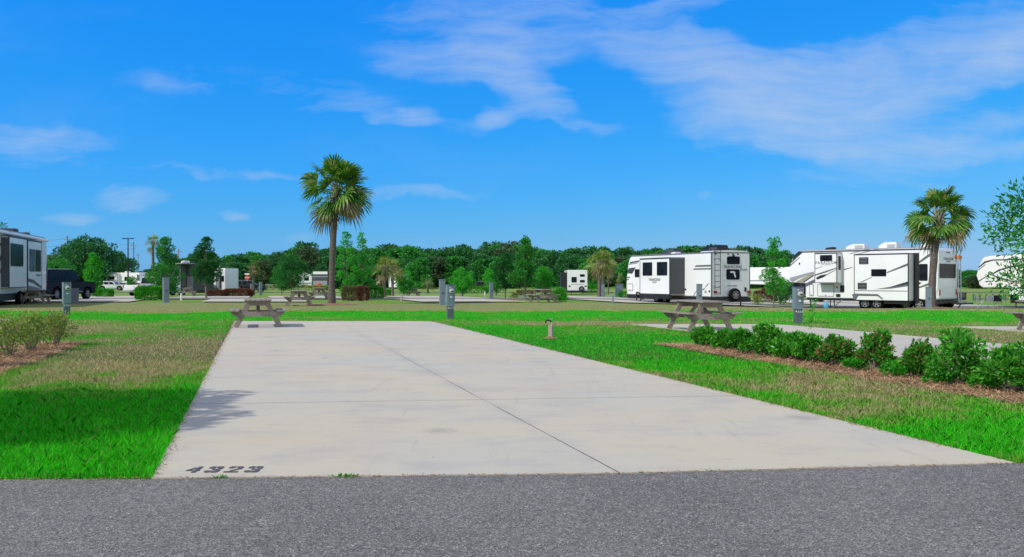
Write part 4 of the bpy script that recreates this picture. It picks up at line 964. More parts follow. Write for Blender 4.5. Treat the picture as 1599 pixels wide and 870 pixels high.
mb = MB(); mb.beam((-1.1, c.W/2, .38), (.1, .55, .38), .06, .1); mb.beam((-1.1, c.W/2, .38), (.1, c.W-.55, .38), .06, .1); mb.tube([(-1.0, c.W/2, .02), (-1.0, c.W/2, .8)], .04, 8); mb.build('tow_frame', M['black'], c.root)
MB().tube([(1.3, -.02, .36), (1.5, -.2, .62), (2.0, -.45, .68), (2.5, -.5, .6), (2.9, -.2, .3)], .055, 8).build('wheel_arch_tube', M['black'], c.root, smooth=True)
mb = MB(); mb.tube([(7.9, -.05, .9), (7.95, -.35, .5), (8.0, -.4, .05), (7.6, -.9, .03)], .02, 6).build('power_hose', M['black'], c.root, smooth=True)

# -- long fifth wheel on the right
c = Camper((19.12, 59.7), (25.7, 52.5), 3.05, 'long white fifth wheel trailer with grey swooshes and two slide rooms', zg=-.63)
L = c.L; HR = 3.86
c.body([(1.25, .68), (L, .68), (L+.14, 1.4), (L+.16, 2.6), (L+.02, HR-.06), (L-.1, HR), (.95, HR), (.55, HR-.14), (.12, 3.1), (-.06, 2.35), (-.04, 1.85), (.12, 1.72), (1.25, 1.66)], 'white', bevel=.03)
MB().ext([(.9, HR-.001), (L-.15, HR-.001), (L-.2, HR+.05), (1.1, HR+.05)], 'y', .04, c.W-.04).build('roof', M['lgrey'], c.root)
mb = MB(); mb.box(.8, L-.15, -.02, .05, HR-.11, HR-.03); mb.build('awning_rail', M['dgrey'], c.root)
MB().box(1.3, L-.05, .08, c.W-.08, .52, .679).build('underframe', M['black'], c.root)
# rear cap panel
MB().ext([(.05, .72), (c.W-.05, .72), (c.W-.05, HR-.14), (.05, HR-.14)], 'x', L-.02, L+.165).build('rear_cap', M['lgrey'] if False else M['white'], c.root, .05)
MB().box(L-.30, L-.02, -.014, -.001, .70, HR-.08).build('corner_panel', M['mgrey'], c.root)
off = .165
x0s, z1s = c.side(1272.5, 392.5, .7); x1s, z0s = c.side(1306.5, 437.5, .7)
s1 = c.slide(x0s, x1s, 1.70, HR-.22, .70); MB().box(x1s-.0, x1s+.23*0+.022, -.66, -.04, 1.72, HR-.26).build('slide_end_panel', M['white'], s1)
c.pwin(1280.5, 398.5, 1299.5, 407.5, off=.7)
MB().ext(rrect(-.52, -.2, 2.55, 3.45, .06), 'x', x1s+.0225, x1s+.03).build('end_window', M['glass'], s1)
tx, tz = c.side(1290, 410.5, .7); text_obj('PARADIGM', .26, M['mgrey'], c.root, (tx, -.705, tz), (R(90), 0, 0), spacing=1.25)
tx, tz = c.side(1290, 413.4, .7); text_obj('ALLIANCE', .12, M['lgrey'], c.root, (tx, -.705, tz), (R(90), 0, 0), spacing=1.2)
x0b, z1b = c.side(1334, 396, .75); x1b, z0b = c.side(1418, 469, .75)
s2 = c.slide(x0b, x1b, .60, HR-.36, .75)
MB().box(x1b+.0225, x1b+.028, -.70, -.03, .64, HR-.4).build('slide_end_panel', M['white'], s2)
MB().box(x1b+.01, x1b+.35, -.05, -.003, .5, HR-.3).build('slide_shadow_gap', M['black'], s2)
MB().box(x0b+.05, x1b-.05, -.775, -.7515, 1.20, 1.23).build('belt_trim', M['mgrey'], s2)
c.pwin(1341.5, 402, 1356, 412.5, off=.75, r=.02); c.pwin(1339.5, 441.5, 1353.5, 452, off=.75, r=.02)
c.pwin(1360.5, 420.5, 1384, 431.5, off=.75, r=.05)
for (a0, a1, b0, b1) in ((1341.5, 1356, 402, 412.5), (1339.5, 1353.5, 441.5, 452)):
    mb = MB(); xa, za = c.side(a0, b0, .75); xb, zb = c.side(a1, b1, .75)
    for k in range(4): z = zb+(za-zb)*(k+.6)/4.3; mb.box(xa+.05, xb-.05, -.786, -.7765, z-.012, z+.012)
    mb.build('window_louvre', M['lgrey'], c.root)
c.pwin(1435.5, 412.3, 1448.6, 438.5, off=0, r=.06)
S = [([(1233.5, 409.5), (1252, 393.6), (1254, 394), (1233, 413)], 'dgrey', 0), ([(1233, 414), (1249, 401.5), (1249.5, 402.3), (1232.8, 417)], 'mgrey', 0), ([(1240, 399), (1247, 392.6), (1254, 392.5), (1238, 405.5)], 'black', 0),
     ([(1233, 434), (1262, 426), (1271, 424.3), (1271, 426.5), (1246, 436), (1238, 440.8), (1233.5, 438)], 'lgrey', 0), ([(1244, 439.2), (1271, 425.6), (1271, 428.5), (1251, 441.2), (1242, 441.2)], 'tan', 0), ([(1252, 441), (1271, 428.8), (1271, 431), (1256, 441)], 'dgrey', 0),
     ([(1257, 443), (1273, 435.5), (1290, 431), (1285, 436.5), (1272, 441.5), (1258, 448.5)], 'mgrey', 0),
     ([(1272.8, 428.5), (1306, 417.8), (1306, 419.2), (1290, 425.5), (1273, 430.8)], 'mgrey', .7), ([(1274, 434), (1281, 430), (1292, 428), (1286, 433), (1276, 436.8)], 'black', .7), ([(1290, 428.6), (1306, 420), (1306, 421.5), (1287, 432.5)], 'lgrey', .7),
     ([(1272.8, 419.5), (1284, 415.8), (1284, 416.5), (1273, 420.5)], 'mgrey', .7),
     ([(1318, 420), (1331.5, 417), (1331.5, 418), (1318, 422)], 'mgrey', 0),
     ([(1324, 396.5), (1352, 388.9), (1358, 388.8), (1330, 396.5)], 'lgrey', 0), ([(1336, 397), (1366, 389), (1374, 388.9), (1344, 396.2)], 'tan', 0),
     ([(1344, 440.2), (1361, 432.5), (1361.5, 433.5), (1346, 440.6)], 'mgrey', .75), ([(1384.5, 425), (1417.6, 411), (1417.6, 415), (1385, 426.6)], 'mgrey', .75),
     ([(1366, 451.8), (1390, 448), (1417.6, 439.5), (1417.6, 447), (1392, 450.8)], 'mgrey', .75), ([(1380, 450.2), (1397, 446.4), (1417.6, 440.5), (1417.6, 443.5), (1398, 447.5)], 'black', .75),
     ([(1433, 409.5), (1455, 393), (1455, 398.5), (1433, 413)], 'mgrey', 0), ([(1431.5, 440), (1440, 441.8), (1431.5, 446)], 'black', 0), ([(1432, 449), (1455, 440), (1455, 444.5), (1432, 451)], 'mgrey', 0)]
for pts, mt, of in S: c.patch(pts, mt, of)
for a in ((1264, 444, 1270.5, 462.5), (1276.5, 443.5, 1302.5, 463.2)):
    xa, za = c.side(a[0], a[1]); xb, zb = c.side(a[2], a[3]); c.door_hatch(xa, xb, za, max(zb, .74))
for a, mt in (((1312, 445.5, 1318.5, 456), 'black'), ((1305.5, 459, 1312.5, 464), 'black'), ((1305.5, 447, 1308.5, 450.2), 'orange'), ((1247.5, 410, 1249.5, 413.5), 'black')):
    xa, za = c.side(a[0], a[1]); xb, zb = c.side(a[2], a[3]); MB().ext(rrect(xa, xb, zb, za, .04), 'y', -.02, -.001).build('service_hatch', M[mt], c.root)
# double axle with flared arch
xw1, _ = c.side(1350, 475, .0); xw2, _ = c.side(1368, 475, .0)
xw1, _ = c.side(1350, 475, .6); xw2, _ = c.side(1368.5, 475, .6)
for xw in (xw1, xw2): wheel(c.root, (xw, -.42, .42), .42, .26)
for xw in (xw1, xw2): wheel(c.root, (xw, c.W-.12, .39), .39, .24, side=1)
wheel(c.root, (xw2+1.6, .1, .38), .38, .24); wheel(c.root, (xw2+2.4, .1, .38), .38, .24)
MB().ext([(xw1-.75, .95), (xw1-.55, 1.02), (xw2+.15, 1.0), (xw2+.5, .72), (xw2+.42, .70), (xw2+.15, .90), (xw1-.35, .90), (xw1-.5, .62), (xw1-.6, .62)], 'y', -.80, -.4).build('wheel_arch', M['mgrey'], c.root, .01)
MB().box(xw2+.5, x1b, -.66, -.1, .40, .597).build('slide_underside', M['black'], c.root)
for xx, hh in ((1.5, .7), (3.2, .68), (5.0, .68), (L-.4, .6)): c.jack(xx, .2, hh)
c.jack(1.6, c.W-.3, .7)
for a, b, mt, h in ((1319, 1349, 'white', .36), (1371, 1400, 'white', .42), (1437, 1460, 'white', .42)):
    xa, _ = c.side(a, 388); xb, _ = c.side(b, 388); c.ac(xa-.45, min(xb-.45, L-.1), HR+.03, mt, h)
xa, _ = c.side(1285, 389); c.vent(xa-.35, HR+.03, 'black', .55, .22)
y0, z0 = c.rear(1467, 434.5, .165); y1, z1 = c.rear(1499, 412.6, .165); c.rwindow(y0, min(y1, c.W-.35), z0, z1, .08, off=.165)
yt, zt = c.rear(1482, 404.5, .165); text_obj('PARADIGM', .25, M['dgrey'], c.root, (L+.17, min(yt, c.W*.52), zt), (R(90), 0, R(90)), spacing=1.25)
yt, zt = c.rear(1482, 408.5, .165); text_obj('ALLIANCE', .14, M['mgrey'], c.root, (L+.17, min(yt, c.W*.52), zt), (R(90), 0, R(90)), spacing=1.1)
for k in (-.2, 0, .2): MB().box(L+.1, L+.19, c.W*.5+k-.05, c.W*.5+k+.05, HR-.30, HR-.24).build('marker_light', M['black'], c.root)
MB().box(L, L+.24, .0, c.W, .42, .60).build('bumper', M['black'], c.root, .02)
for yy_ in (.25, c.W-.25): MB().ext(rrect(yy_-.08, yy_+.08, .95, 1.3, .03), 'x', L+.166, L+.19).build('tail_light', M['red'], c.root)
ob = MB(); yA, yB = c.W-.32, c.W+.08
for y in (yA, yB): ob.tube([(L+.34, y, .5), (L+.30, y, 3.25)], .03, 8)
for k in range(9): ob.tube([(L+.34, yA, .7+k*.3), (L+.34, yB, .7+k*.3)], .018, 6)
ob.build('extension_ladder', M['alu'], c.root, smooth=True)
MB().box(L+.24, L+.38, yA-.05, yB+.05, 3.2, 3.42).build('ladder_top_pad', M['orange'], c.root, .01)
mb = MB()
for y in (yA-.05, yB+.05): mb.tube([(L+.16, y, HR-.6), (L+.34, y, HR-.1), (L+.34, y, HR+.25), (L-.25, y, HR+.25), (L-.25, y, HR)], .02, 8)
for z in (HR-.1, HR+.1, HR+.25): mb.tube([(L+.34, yA-.05, z), (L+.34, yB+.05, z)], .018, 6)
mb.build('roof_ladder', M['black'], c.root, smooth=True)
mb = MB(); mb.beam((L+.1, c.W*.5, .45), (L+1.2, c.W*.5, .45), .1, .1); mb.beam((L+1.15, .3, .45), (L+1.15, c.W-.3, .45), .1, .1); mb.beam((L+.9, c.W*.3, .1), (L+1.15, c.W*.3, .45), .06, .06); mb.build('hitch_rack', M['black'], c.root)
mb = MB(); mb.tube([(3.9, -.1, .6), (3.6, -.8, .05), (2.6, -1.1, .03), (1.2, -1.4, .03), (.4, -1.0, .03)], .035, 6); mb.build('hose', M['mgrey'], c.root, smooth=True)
fw = c
# blue jug near the trailer
r_ = empty('water_jug', pos(1290, 53.6), 0, 'light blue plastic jug on the ground under the long trailer', 'jug')
MB().lathe([(.14, 0), (.15, .05), (.15, .30), (.10, .38), (.05, .42), (.05, .46)], (0, 0, 0), 'z', 16).build('body', M['blue'], r_, smooth=True)
MB().lathe([(.055, .46), (.055, .50)], (0, 0, 0), 'z', 12).build('cap', M['label'], r_)

# -- fifth wheel nose at the right edge
c = Camper((33.3, 62), (39.6, 55), 2.5, 'cream white fifth wheel trailer with curved swoosh at the right edge', zg=-.72)
L = c.L; H2 = 3.68
c.body([(2.15, .55), (L, .55), (L, H2), (.95, H2), (.45, H2-.12), (.18, 3.0), (.0, 2.3), (.22, 1.55), (.5, 1.40), (2.15, 1.45)], 'cream', bevel=.06)
MB().box(2.2, L-.1, .08, c.W-.08, .35, .549).build('underframe', M['black'], c.root)
def arc(pts_out, pts_in): return pts_out+pts_in[::-1]
sw = [(.9+ .0, 2.35), (1.5, 2.72), (2.3, 2.95), (3.2, 3.05)]; sw2 = [(1.1, 2.36), (1.6, 2.64), (2.35, 2.85), (3.2, 2.95)]
c.patch(arc(sw, sw2), 'dgrey', pix=False); c.patch(arc([(.9, 2.34), (1.6, 2.0), (2.4, 1.83), (3.2, 1.80)], [(1.15, 2.34), (1.7, 2.08), (2.4, 1.92), (3.2, 1.88)]), 'mgrey', pix=False)
c.patch(arc([(1.5, 1.93), (2.4, 1.74), (3.2, 1.70)], [(1.5, 1.96), (2.4, 1.79), (3.2, 1.76)]), 'red', pix=False)
c.patch([(.13, 2.9), (.55, 3.3), (1.1, 3.42), (3.0, 3.45), (3.0, 3.37), (1.1, 3.33), (.6, 3.18), (.17, 2.82)], 'dgrey', pix=False)
c.patch([(.14, 2.72), (.6, 3.1), (.62, 3.05), (.14, 2.64)], 'mgrey', pix=False)
c.patch([(.12, 1.9), (.75, 2.32), (.76, 2.27), (.17, 1.82)], 'mgrey', pix=False)
c.patch([(3.2, .57), (3.2, .95), (2.2, .95), (2.2, .57)], 'navy', pix=False)
c.patch([(2.75, .60), (2.75, .9), (3.15, .9), (3.15, .60)], 'white', pix=False, name='hatch', th=.012)
sl = c.slide(3.25, 6.5, 1.5, H2-.25, .6, 'cream', 'mgrey'); c.window(4.1, 5.3, 2.3, 3.0, off=.6)
c.door_hatch(2.45, 3.0, 1.0, 1.38); c.ac(4.4, 5.3, H2, 'white'); c.vent(2.2, H2, 'white')
c.jack(2.5, .25, .55); c.jack(2.5, c.W-.25, .55); wheel(c.root, (6.3, .1, .38), .38, .24); wheel(c.root, (7.2, .1, .38), .38, .24)
# folding chairs and a small thing by it
def folding_chair(px, Y, rz, label, mat):
    r_ = empty('folding_chair', pos(px, Y), rz, label, 'chair', 'folding camp chairs')
    MB().beam((-.23, -.02, .42), (.23, -.02, .42), .42, .025).build('seat', M[mat], r_)
    MB().ext([(-.23, .5), (.23, .5), (.23, .9), (-.23, .9)], 'y', .2, .225).build('backrest', M[mat], r_)
    for s in (-1, 1): MB().tube([(s*.25, -.25, 0), (s*.25, .22, .9)], .012, 6).build('leg', M['alu'], r_); MB().tube([(s*.25, .25, 0), (s*.25, -.2, .6)], .012, 6).build('leg', M['alu'], r_)
    return r_
folding_chair(1549, 57, .3, 'grey folding chair beside the cream trailer', 'lgrey'); folding_chair(1558, 55.5, -.5, 'dark blue folding chair beside the cream trailer', 'navy'); folding_chair(1530, 54.5, 1.2, 'pale folding chair behind the long trailer rear', 'alu')

# -- left trailer
A_ = Vector((-23.95, 38.9)); B_ = Vector((-27.66, 51.3))
c = Camper(A_, B_, 2.55, 'white fifth wheel trailer with tall dark windows at the left edge', zg=-.02); L = c.L; H3 = 3.75
c.body([(0, .62), (L, .62), (L+.12, .9), (L+.35, 1.7), (L+.30, 2.6), (L+.05, H3-.15), (L-.15, H3), (0, H3)], 'white', bevel=.03)
MB().ext([(0, H3-.001), (L-.2, H3-.001), (L-.2, H3+.05), (0, H3+.05)], 'y', .04, c.W-.04).build('roof', M['lgrey'], c.root)
MB().box(.1, L-.1, .05, c.W-.05, .25, .619).build('underframe', M['black'], c.root)
MB().tube([(0, -.09, H3-.13), (L+.0, -.09, H3-.15)], .075, 10).build('awning', M['label'], c.root, smooth=True)
xa, za = c.side(14.5, 371, .38); xb, zb = c.side(42, 438, .38)
s1 = c.slide(xa, xb, .92, H3-.32, .38); c.pwin(16.2, 379.5, 36, 416.5, off=.38, r=.1)
MB().box(xa-.028, xa-.0225, -.35, -.03, .94, H3-.36).build('slide_end_panel', M['dgrey'], s1)
xc, _ = c.side(43.5, 400, .35); xd, _ = c.side(65, 400, .35)
s2 = c.slide(xc, min(xd, L-.55), .66, H3-.35, .35); xd = min(xd, L-.55)
mw = xd-xc
c.window(xc+mw*.10, xc+mw*.48, 1.75, 2.95, off=.35, mat='glassb'); c.window(xc+mw*.53, xc+mw*.92, 1.75, 2.95, off=.35)
c.patch([(xc+mw*.58, 1.50), (xc+mw*.92, 1.50), (xc+mw*.94, 1.60), (xc+mw*.60, 1.60)], 'mgrey', .35, pix=False, name='emblem')
c.patch([(xc+.03, 1.2), (xc+mw*.35, 1.12), (xc+mw*.97, .8), (xc+mw*.97, .95), (xc+mw*.4, 1.3), (xc+.03, 1.38)], 'dgrey', .35, pix=False)
c.patch([(xc+.03, .68), (xc+mw*.97, .68), (xc+mw*.97, .78), (xc+mw*.5, .92), (xc+.03, 1.0)], 'mgrey', .35, pix=False)
for pts, mt in (([(-2, 395), (9, 414), (12.5, 424), (-2, 404)], 'dgrey'), ([(-2, 378), (7, 386), (8, 388), (-2, 382)], 'dgrey'), ([(-2, 418), (12, 435), (12, 438), (-2, 424)], 'mgrey')): c.patch(pts, mt)
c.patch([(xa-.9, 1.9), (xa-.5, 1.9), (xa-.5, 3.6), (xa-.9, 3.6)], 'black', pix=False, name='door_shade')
for pts, mt in (([(14, 361.5), (27, 366.5), (31, 371.5), (18, 368)], 'mgrey'),): c.patch(pts, mt)
mb = MB()
for y in (.1, .6): mb.tube([(L-.2, y, H3+.02), (L+.25, y, H3), (L+.52, y, H3-.5), (L+.55, y, 2.1), (L+.4, y, 1.3)], .03, 8)
for k in range(6): mb.tube([(L+.54, .1, 1.5+k*.34), (L+.54, .6, 1.5+k*.34)], .02, 6)
mb.build('ladder', M['lgrey'], c.root, smooth=True)
c.patch([(L+.02, 1.0), (L+.33, 1.7), (L+.27, 2.55), (L+.08, 2.0)], 'dgrey', pix=False)
c.ac(7.6, 8.5, H3+.03, 'black', .28, .4); c.ac(10.4, 11.0, H3+.03, 'black', .2, .4); c.vent(6, H3+.03, 'black')
for k in (0, 1, 2): wheel(c.root, (6.8+k*.88, .0, .36), .36, .24)
c.jack(10.9, .2, .6)
for k in range(3): MB().box(8.4, 9.1, -.5+k*.22, -.3+k*.22, .15+k*.2, .19+k*.2).build('step', M['alu'], c.root)

# ------------------------------------------------------------------ distant campers (simpler)
def far_camper(pa, Ya, pb, Yb, W, H, label, mat='white', lower='black', kind='box', wins=(), slide=None, over=0, zb=.55, stripes=(), top=None, ac=True):
    c = Camper((gx(pa, Ya), Ya), (gx(pb, Yb), Yb), W, label, name='camper_trailer', group='distant campers'); L = c.L
    if kind == 'fifth': poly = [(over, zb), (L, zb), (L, H), (.6, H), (.1, H-.7), (0, H*.55), (.2, H*.47), (over, H*.45)]
    elif kind == 'nose': poly = [(0, zb), (L, zb), (L+.1, H*.5), (L-.35, H-.15), (L-.6, H), (.05, H)]
    elif kind == 'slant': poly = [(0, zb), (L, zb), (L, H), (.5, H), (.12, H-.5), (-.05, H*.5)]
    else: poly = [(0, zb), (L, zb), (L, H), (0, H)]
    c.body(poly, mat, bevel=.06); MB().box(over+.1, L-.1, .06, W-.06, .3, zb-.001).build('underframe', M[lower], c.root)
    for x0, x1, z0, z1 in wins: c.window(x0*L, x1*L, z0*H, z1*H, 0)
    for x0, x1, z0, z1, mt in stripes: c.patch([(x0*L, z0*H), (x1*L, z0*H), (x1*L, z1*H), (x0*L, z1*H)], mt, pix=False, th=.012)
    if slide: x0, x1, z0, z1, d, mt = slide; s_ = c.slide(x0*L, x1*L, z0*H, z1*H, d, mt); c.window((x0+.25*(x1-x0))*L, (x0+.75*(x1-x0))*L, (z0+.5*(z1-z0))*H, (z0+.8*(z1-z0))*H, d)
    if ac: c.ac(L*.45, L*.45+.9, H, 'white', .3)
    xw = L*.6 if L > 4 else L*.3
    for k in (0, 1):
        if L > 4: wheel(c.root, (xw+k*.85, .1, .36), .36, .22, 14)
    c.jack(max(over, .4)+.1, .2, zb)
    return c
c = far_camper(165, 171, 219, 167, 2.5, 3.25, 'distant white motorhome with sloping dark windscreen on the left', kind='nose', slide=(.08, .42, .25, .92, .6, 'white'), wins=((.55, .68, .5, .75),), stripes=((.0, 1.0, .30, .38, 'dgrey'),))
MB().ext([(c.L-.95, 1.7), (c.L-.05, 1.65), (c.L-.28, 2.75), (c.L-.85, 2.95)], 'y', -.02, c.W+.02).build('windscreen', M['glassb'], c.root)
c = far_camper(248, 104, 302, 98, 2.5, 3.75, 'dark grey tall trailer behind the conical trees on the left', mat='dgrey', slide=(.55, .8, .28, .92, .6, 'mgrey'), wins=((.1, .3, .55, .75),), stripes=((.0, .5, .2, .42, 'mgrey'),))
MB().box(.5, c.L+.4, -1.5, .0, 3.6, 3.66).build('awning', M['lgrey'], c.root)
c = far_camper(298, 107, 352, 105.2, 2.5, 3.25, 'white fifth wheel with blue trim behind the slim conical tree', kind='slant', slide=(.62, .82, .27, .95, .5, 'white'), wins=((.12, .3, .5, .75), (.88, .96, .5, .72)), stripes=((.05, .5, .2, .3, 'dgrey'), (.84, .87, .25, .98, 'navy')))
c = far_camper(488, 173, 512, 173, 8, 3.6, 'grey banded trailer rear half hidden by the tall palm trunk', mat='dgrey', stripes=((.03, .97, .82, .97, 'white'), (.0, 1, .66, .72, 'lgrey'), (.05, .95, .1, .46, 'lgrey'), (.0, 1, .55, .58, 'mgrey')), ac=False)
MB().box(.3, c.L-.2, -.5, -.02, .35, .5).build('bumper', M['black'], c.root)
r_ = empty('bicycle_cover', pos(498, 170), 0, 'red covered load on the back of the grey banded trailer', 'load')
MB().lathe([(.6, 0), (.75, .25), (.55, .6), (.2, .8)], (0, 0, .35), 'z', 14).build('cover', M['redc'], r_, smooth=True)
far_camper(456, 185, 487, 185, 2.5, 3.3, 'distant white trailer left of the grey banded one', wins=((.2, .4, .45, .7), (.6, .85, .5, .7)), stripes=((0, 1, .3, .36, 'mgrey'),))
c = far_camper(607, 150, 632, 149.6, 2.5, 2.95, 'distant white motorhome behind the short palms', kind='box', wins=((.55, .85, .5, .85),), ac=False)
mb = MB(); 
for k in range(14):
    a0, a1 = R(200+k*22.5-10), R(200+(k+1)*22.5-10)
    mb.ext([(.95+.62*math.cos(a0), 1.95+.8*math.sin(a0)), (.95+.62*math.cos(a1), 1.95+.8*math.sin(a1)), (.95+.45*math.cos(a1), 1.95+.6*math.sin(a1)), (.95+.45*math.cos(a0), 1.95+.6*math.sin(a0))], 'y', -.02, -.001)
mb.build('ring_graphic', M['black'], c.root)
c = far_camper(886, 106, 917.5, 106, 6.5, 3.05, 'small white camper rear with two round cornered windows right of centre', ac=False, zb=.5, wins=((.20, .46, .50, .72), (.62, .86, .73, .83), (.62, .86, .50, .60)), stripes=((.18, .8, .415, .43, 'mgrey'),))
wheel(c.root, (c.L*.70, -.14, .75), .33, .2, 16); MB().box(-.72, -.01, .4, 3.8, .45, 2.75).build('slide_out', M['black'], c.root, .02)
MB().box(.0, c.L+1.4, -.3, -.02, .32, .46).build('bumper_rack', M['black'], c.root)
for xx in (.1, .9): MB().box(c.L*xx-.12, c.L*xx+.12, -.03, -.001, 1.0, 1.15).build('tail_light', M['black'], c.root)
c = far_camper(1158, 86, 1262, 80, 2.5, 3.1, 'white trailer nose showing between the two big white trailers', kind='fifth', over=4.2, wins=(), stripes=((.0, .5, .56, .6, 'lgrey'),), ac=False)
far_camper(1000, 190, 1040, 190, 2.5, 3.2, 'far white trailer behind the travel trailer', wins=((.3, .5, .5, .7),), ac=False)
far_camper(744, 205, 766, 205, 2.4, 2.5, 'tiny distant white trailer in the centre', wins=((.3, .6, .5, .72),), ac=False)
far_camper(555, 190, 600, 190, 2.4, 3.0, 'distant pale trailer behind the bright saplings', wins=((.2, .3, .5, .72), (.6, .8, .5, .72)), ac=False)
far_camper(425, 200, 452, 200, 2.4, 2.6, 'distant low white trailer left of the dark round tree', wins=((.3, .6, .5, .72),), ac=False)

# ------------------------------------------------------------------ cars
def vehicle(name, X, Y, head, Lc, Wc, Hc, paint, label, kind='suv', cat='car', zoff=0):
    """origin at rear near corner; local x forward, y to the far side"""
    root = empty(name, (X, Y, terrain(X, Y)+zoff), head, label, cat)
    g = .30; belt = Hc*.60; hood = Hc*.60; W = Wc; wr = .39; f, b = Lc*.82, Lc*.20
    lower = [(0, .45), (.12, .38)]
    def arch(cx): return [(cx-.50, .38), (cx-.44, .62), (cx-.25, .82), (cx, .88), (cx+.25, .82), (cx+.44, .62), (cx+.50, .38)]
    lower += arch(b)+arch(f)+[(Lc-.05, .42), (Lc, .6), (Lc-.02, hood-.12), (Lc-.18, hood), (Lc*.72, belt+.06)]
    if kind == 'suv': lower += [(0.02, belt+.02), (-.02, .8)]
    else: lower += [(Lc*.40, belt+.02), (Lc*.39, belt-.04), (0, belt-.04), (-.02, .8)]
    MB().ext(lower, 'y', .0, W).build('body', M[paint], root, .035)
    mb = MB(); ins = .16
    x0, x1 = (.05, Lc*.72) if kind == 'suv' else (Lc*.385, Lc*.72); t0, t1 = (x0+.25 if kind == 'suv' else x0+.08), x1-.75
    bot = [(x0, .02), (x1, .02), (x1, W-.02), (x0, W-.02)]; tp = [(t0, ins), (t1, ins), (t1, W-ins), (t0, W-ins)]
    z0, z1 = belt, Hc
    mb.add([(a, b_, z0) for a, b_ in bot]+[(a, b_, z1) for a, b_ in tp], [(3,2,1,0),(4,5,6,7),(0,1,5,4),(1,2,6,5),(2,3,7,6),(3,0,4,7)])
    cab = mb.build('cabin', M[paint], root, .05)
    def onside(x, u): y = .02+(ins-.02)*u; return (x, y-.012, z0+(z1-z0)*u)
    n = 3 if kind == 'suv' else 2; xl, xr = x0, x1
    for k in range(n):
        a, b_ = (k+.04)/n, (k+.94)/n
        def lx(q, u): return (xl+(t0-xl)*u)+((xr+(t1-xr)*u)-(xl+(t0-xl)*u))*q
        qa, qb = .05+.9*a, .05+.9*b_
        for flip in (0, 1):
            vs = []
            for q, u in ((qa, .16), (qb, .16), (qb, .86), (qa, .86)):
                p = onside(lx(q, u), u); p = p if not flip else (p[0], W-p[1], p[2]); vs.append(p)
            inn = [(v[0], v[1]+(.01 if not flip else -.01), v[2]) for v in vs]
            MB().add(vs+inn, [(0,1,2,3),(7,6,5,4),(0,4,5,1),(1,5,6,2),(2,6,7,3),(3,7,4,0)]).build('side_window', M['glass'], cab)
    def slab_(xa, xb, name, mt):
        d = .012 if xb > xa else -.012
        vs = [(xa+(xb-xa)*u, y, z0+(z1-z0)*u) for u, y in ((.1, .14), (.1, W-.14), (.88, ins+.08), (.88, W-ins-.08))]; vs = [vs[0], vs[1], vs[3], vs[2]]
        return vs
    for xa, xb, nm, sg in ((x1, t1, 'windscreen', 1), (x0, t0, 'rear_window', -1)):
        vs = slab_(xa, xb, nm, 'glass'); o1 = [(v[0]+sg*.012, v[1], v[2]+.006) for v in vs]
        MB().add(o1+vs, [(0,1,2,3),(7,6,5,4),(0,4,5,1),(1,5,6,2),(2,6,7,3),(3,7,4,0)]).build(nm, M['glassb' if sg > 0 else 'glass'], cab)
    for xx in (b, f):
        for yw, sd in ((.13, -1), (W-.13, 1)): wheel(root, (xx, yw, wr), wr, .26, 20, side=sd)
    MB().box(-.08, .06, .08, W-.08, .42, .62).build('rear_bumper', M['alu' if kind != 'suv' else paint], root, .03)
    MB().box(Lc-.08, Lc+.05, .06, W-.06, .40, .64).build('front_bumper', M[paint], root, .04)
    for y in (.02, W-.14): MB().box(-.035, .10, y-.006 if y < 1 else y, y+.12 if y < 1 else y+.126, belt-.36, belt-.04).build('tail_light', M['red'], root, .015)
    for y in (.06, W-.36): MB().box(Lc-.10, Lc+.012, y, y+.3, hood-.34, hood-.16).build('headlight', M['label'], root, .02)
    MB().box(Lc-.05, Lc+.016, .42, W-.42, hood-.42, hood-.16).build('grille', M['black'], root, .01)
    for s, y in ((-1, 0), (1, W)): MB().box(Lc*.655, Lc*.655+.12, y+(-.22 if s < 0 else .0), y+(0. if s < 0 else .22), belt+.02, belt+.2).build('mirror', M[paint], root, .03)
    mb = MB()
    for q in (.42, .60): mb.box(Lc*q, Lc*q+.16, -.02, -.001, belt-.13, belt-.1)
    mb.build('door_handle', M['black'], root)
    MB().box(b+.6, f-.6, -.015, .0, .52, .57).build('side_trim', M['lgrey'], root)
    if kind != 'suv': MB().box(.06, Lc*.37, .1, W-.1, belt-.0395, belt-.02).build('bed_cover', M['black'], root)
    if kind == 'suv':
        mb = MB()
        for y in (ins+.08, W-ins-.08): mb.tube([(t0+.2, y, Hc-.005), (t0+.3, y, Hc+.05), (t1-.3, y, Hc+.05), (t1-.2, y, Hc-.005)], .018, 6)
        mb.build('roof_rail', M['alu'], root)
    return root
vehicle('parked_suv', -29.4, 54.6, math.atan2(.995, .1), 5.4, 2.0, 1.98, 'navy', 'dark blue large parked vehicle beside the left trailer', 'suv', 'car')
vehicle('pickup_truck', gx(217, 84), 84, math.atan2(.94, .34), 5.8, 2.0, 1.92, 'wpaint', 'white pickup half hidden by the conical tree and hedge on the left', 'pickup', 'pickup')
vehicle('pickup_truck', 29.95, 57.0, math.atan2(.75, -.66), 5.6, 2.0, 1.9, 'blackpaint', 'black pickup seen behind the long white trailer', 'pickup', 'pickup')
vehicle('pickup_truck', 21.8, 74.2, math.atan2(-.1, 1), 5.6, 2.0, 1.9, 'blackpaint', 'dark pickup under the white trailer nose', 'pickup', 'pickup')
vehicle('parked_suv', gx(151, 150), 150, .1, 4.6, 1.9, 1.6, 'wpaint', 'distant white car left of the white motorhome', 'suv', 'car')
vehicle('parked_suv', gx(365, 128), 128, .2, 4.6, 1.9, 1.8, 'blackpaint', 'distant dark vehicle left of the stop sign', 'suv', 'car')
vehicle('parked_suv', gx(742, 170), 170, .0, 4.6, 1.9, 1.5, 'blackpaint', 'distant dark car in the centre before the wood', 'suv', 'car')

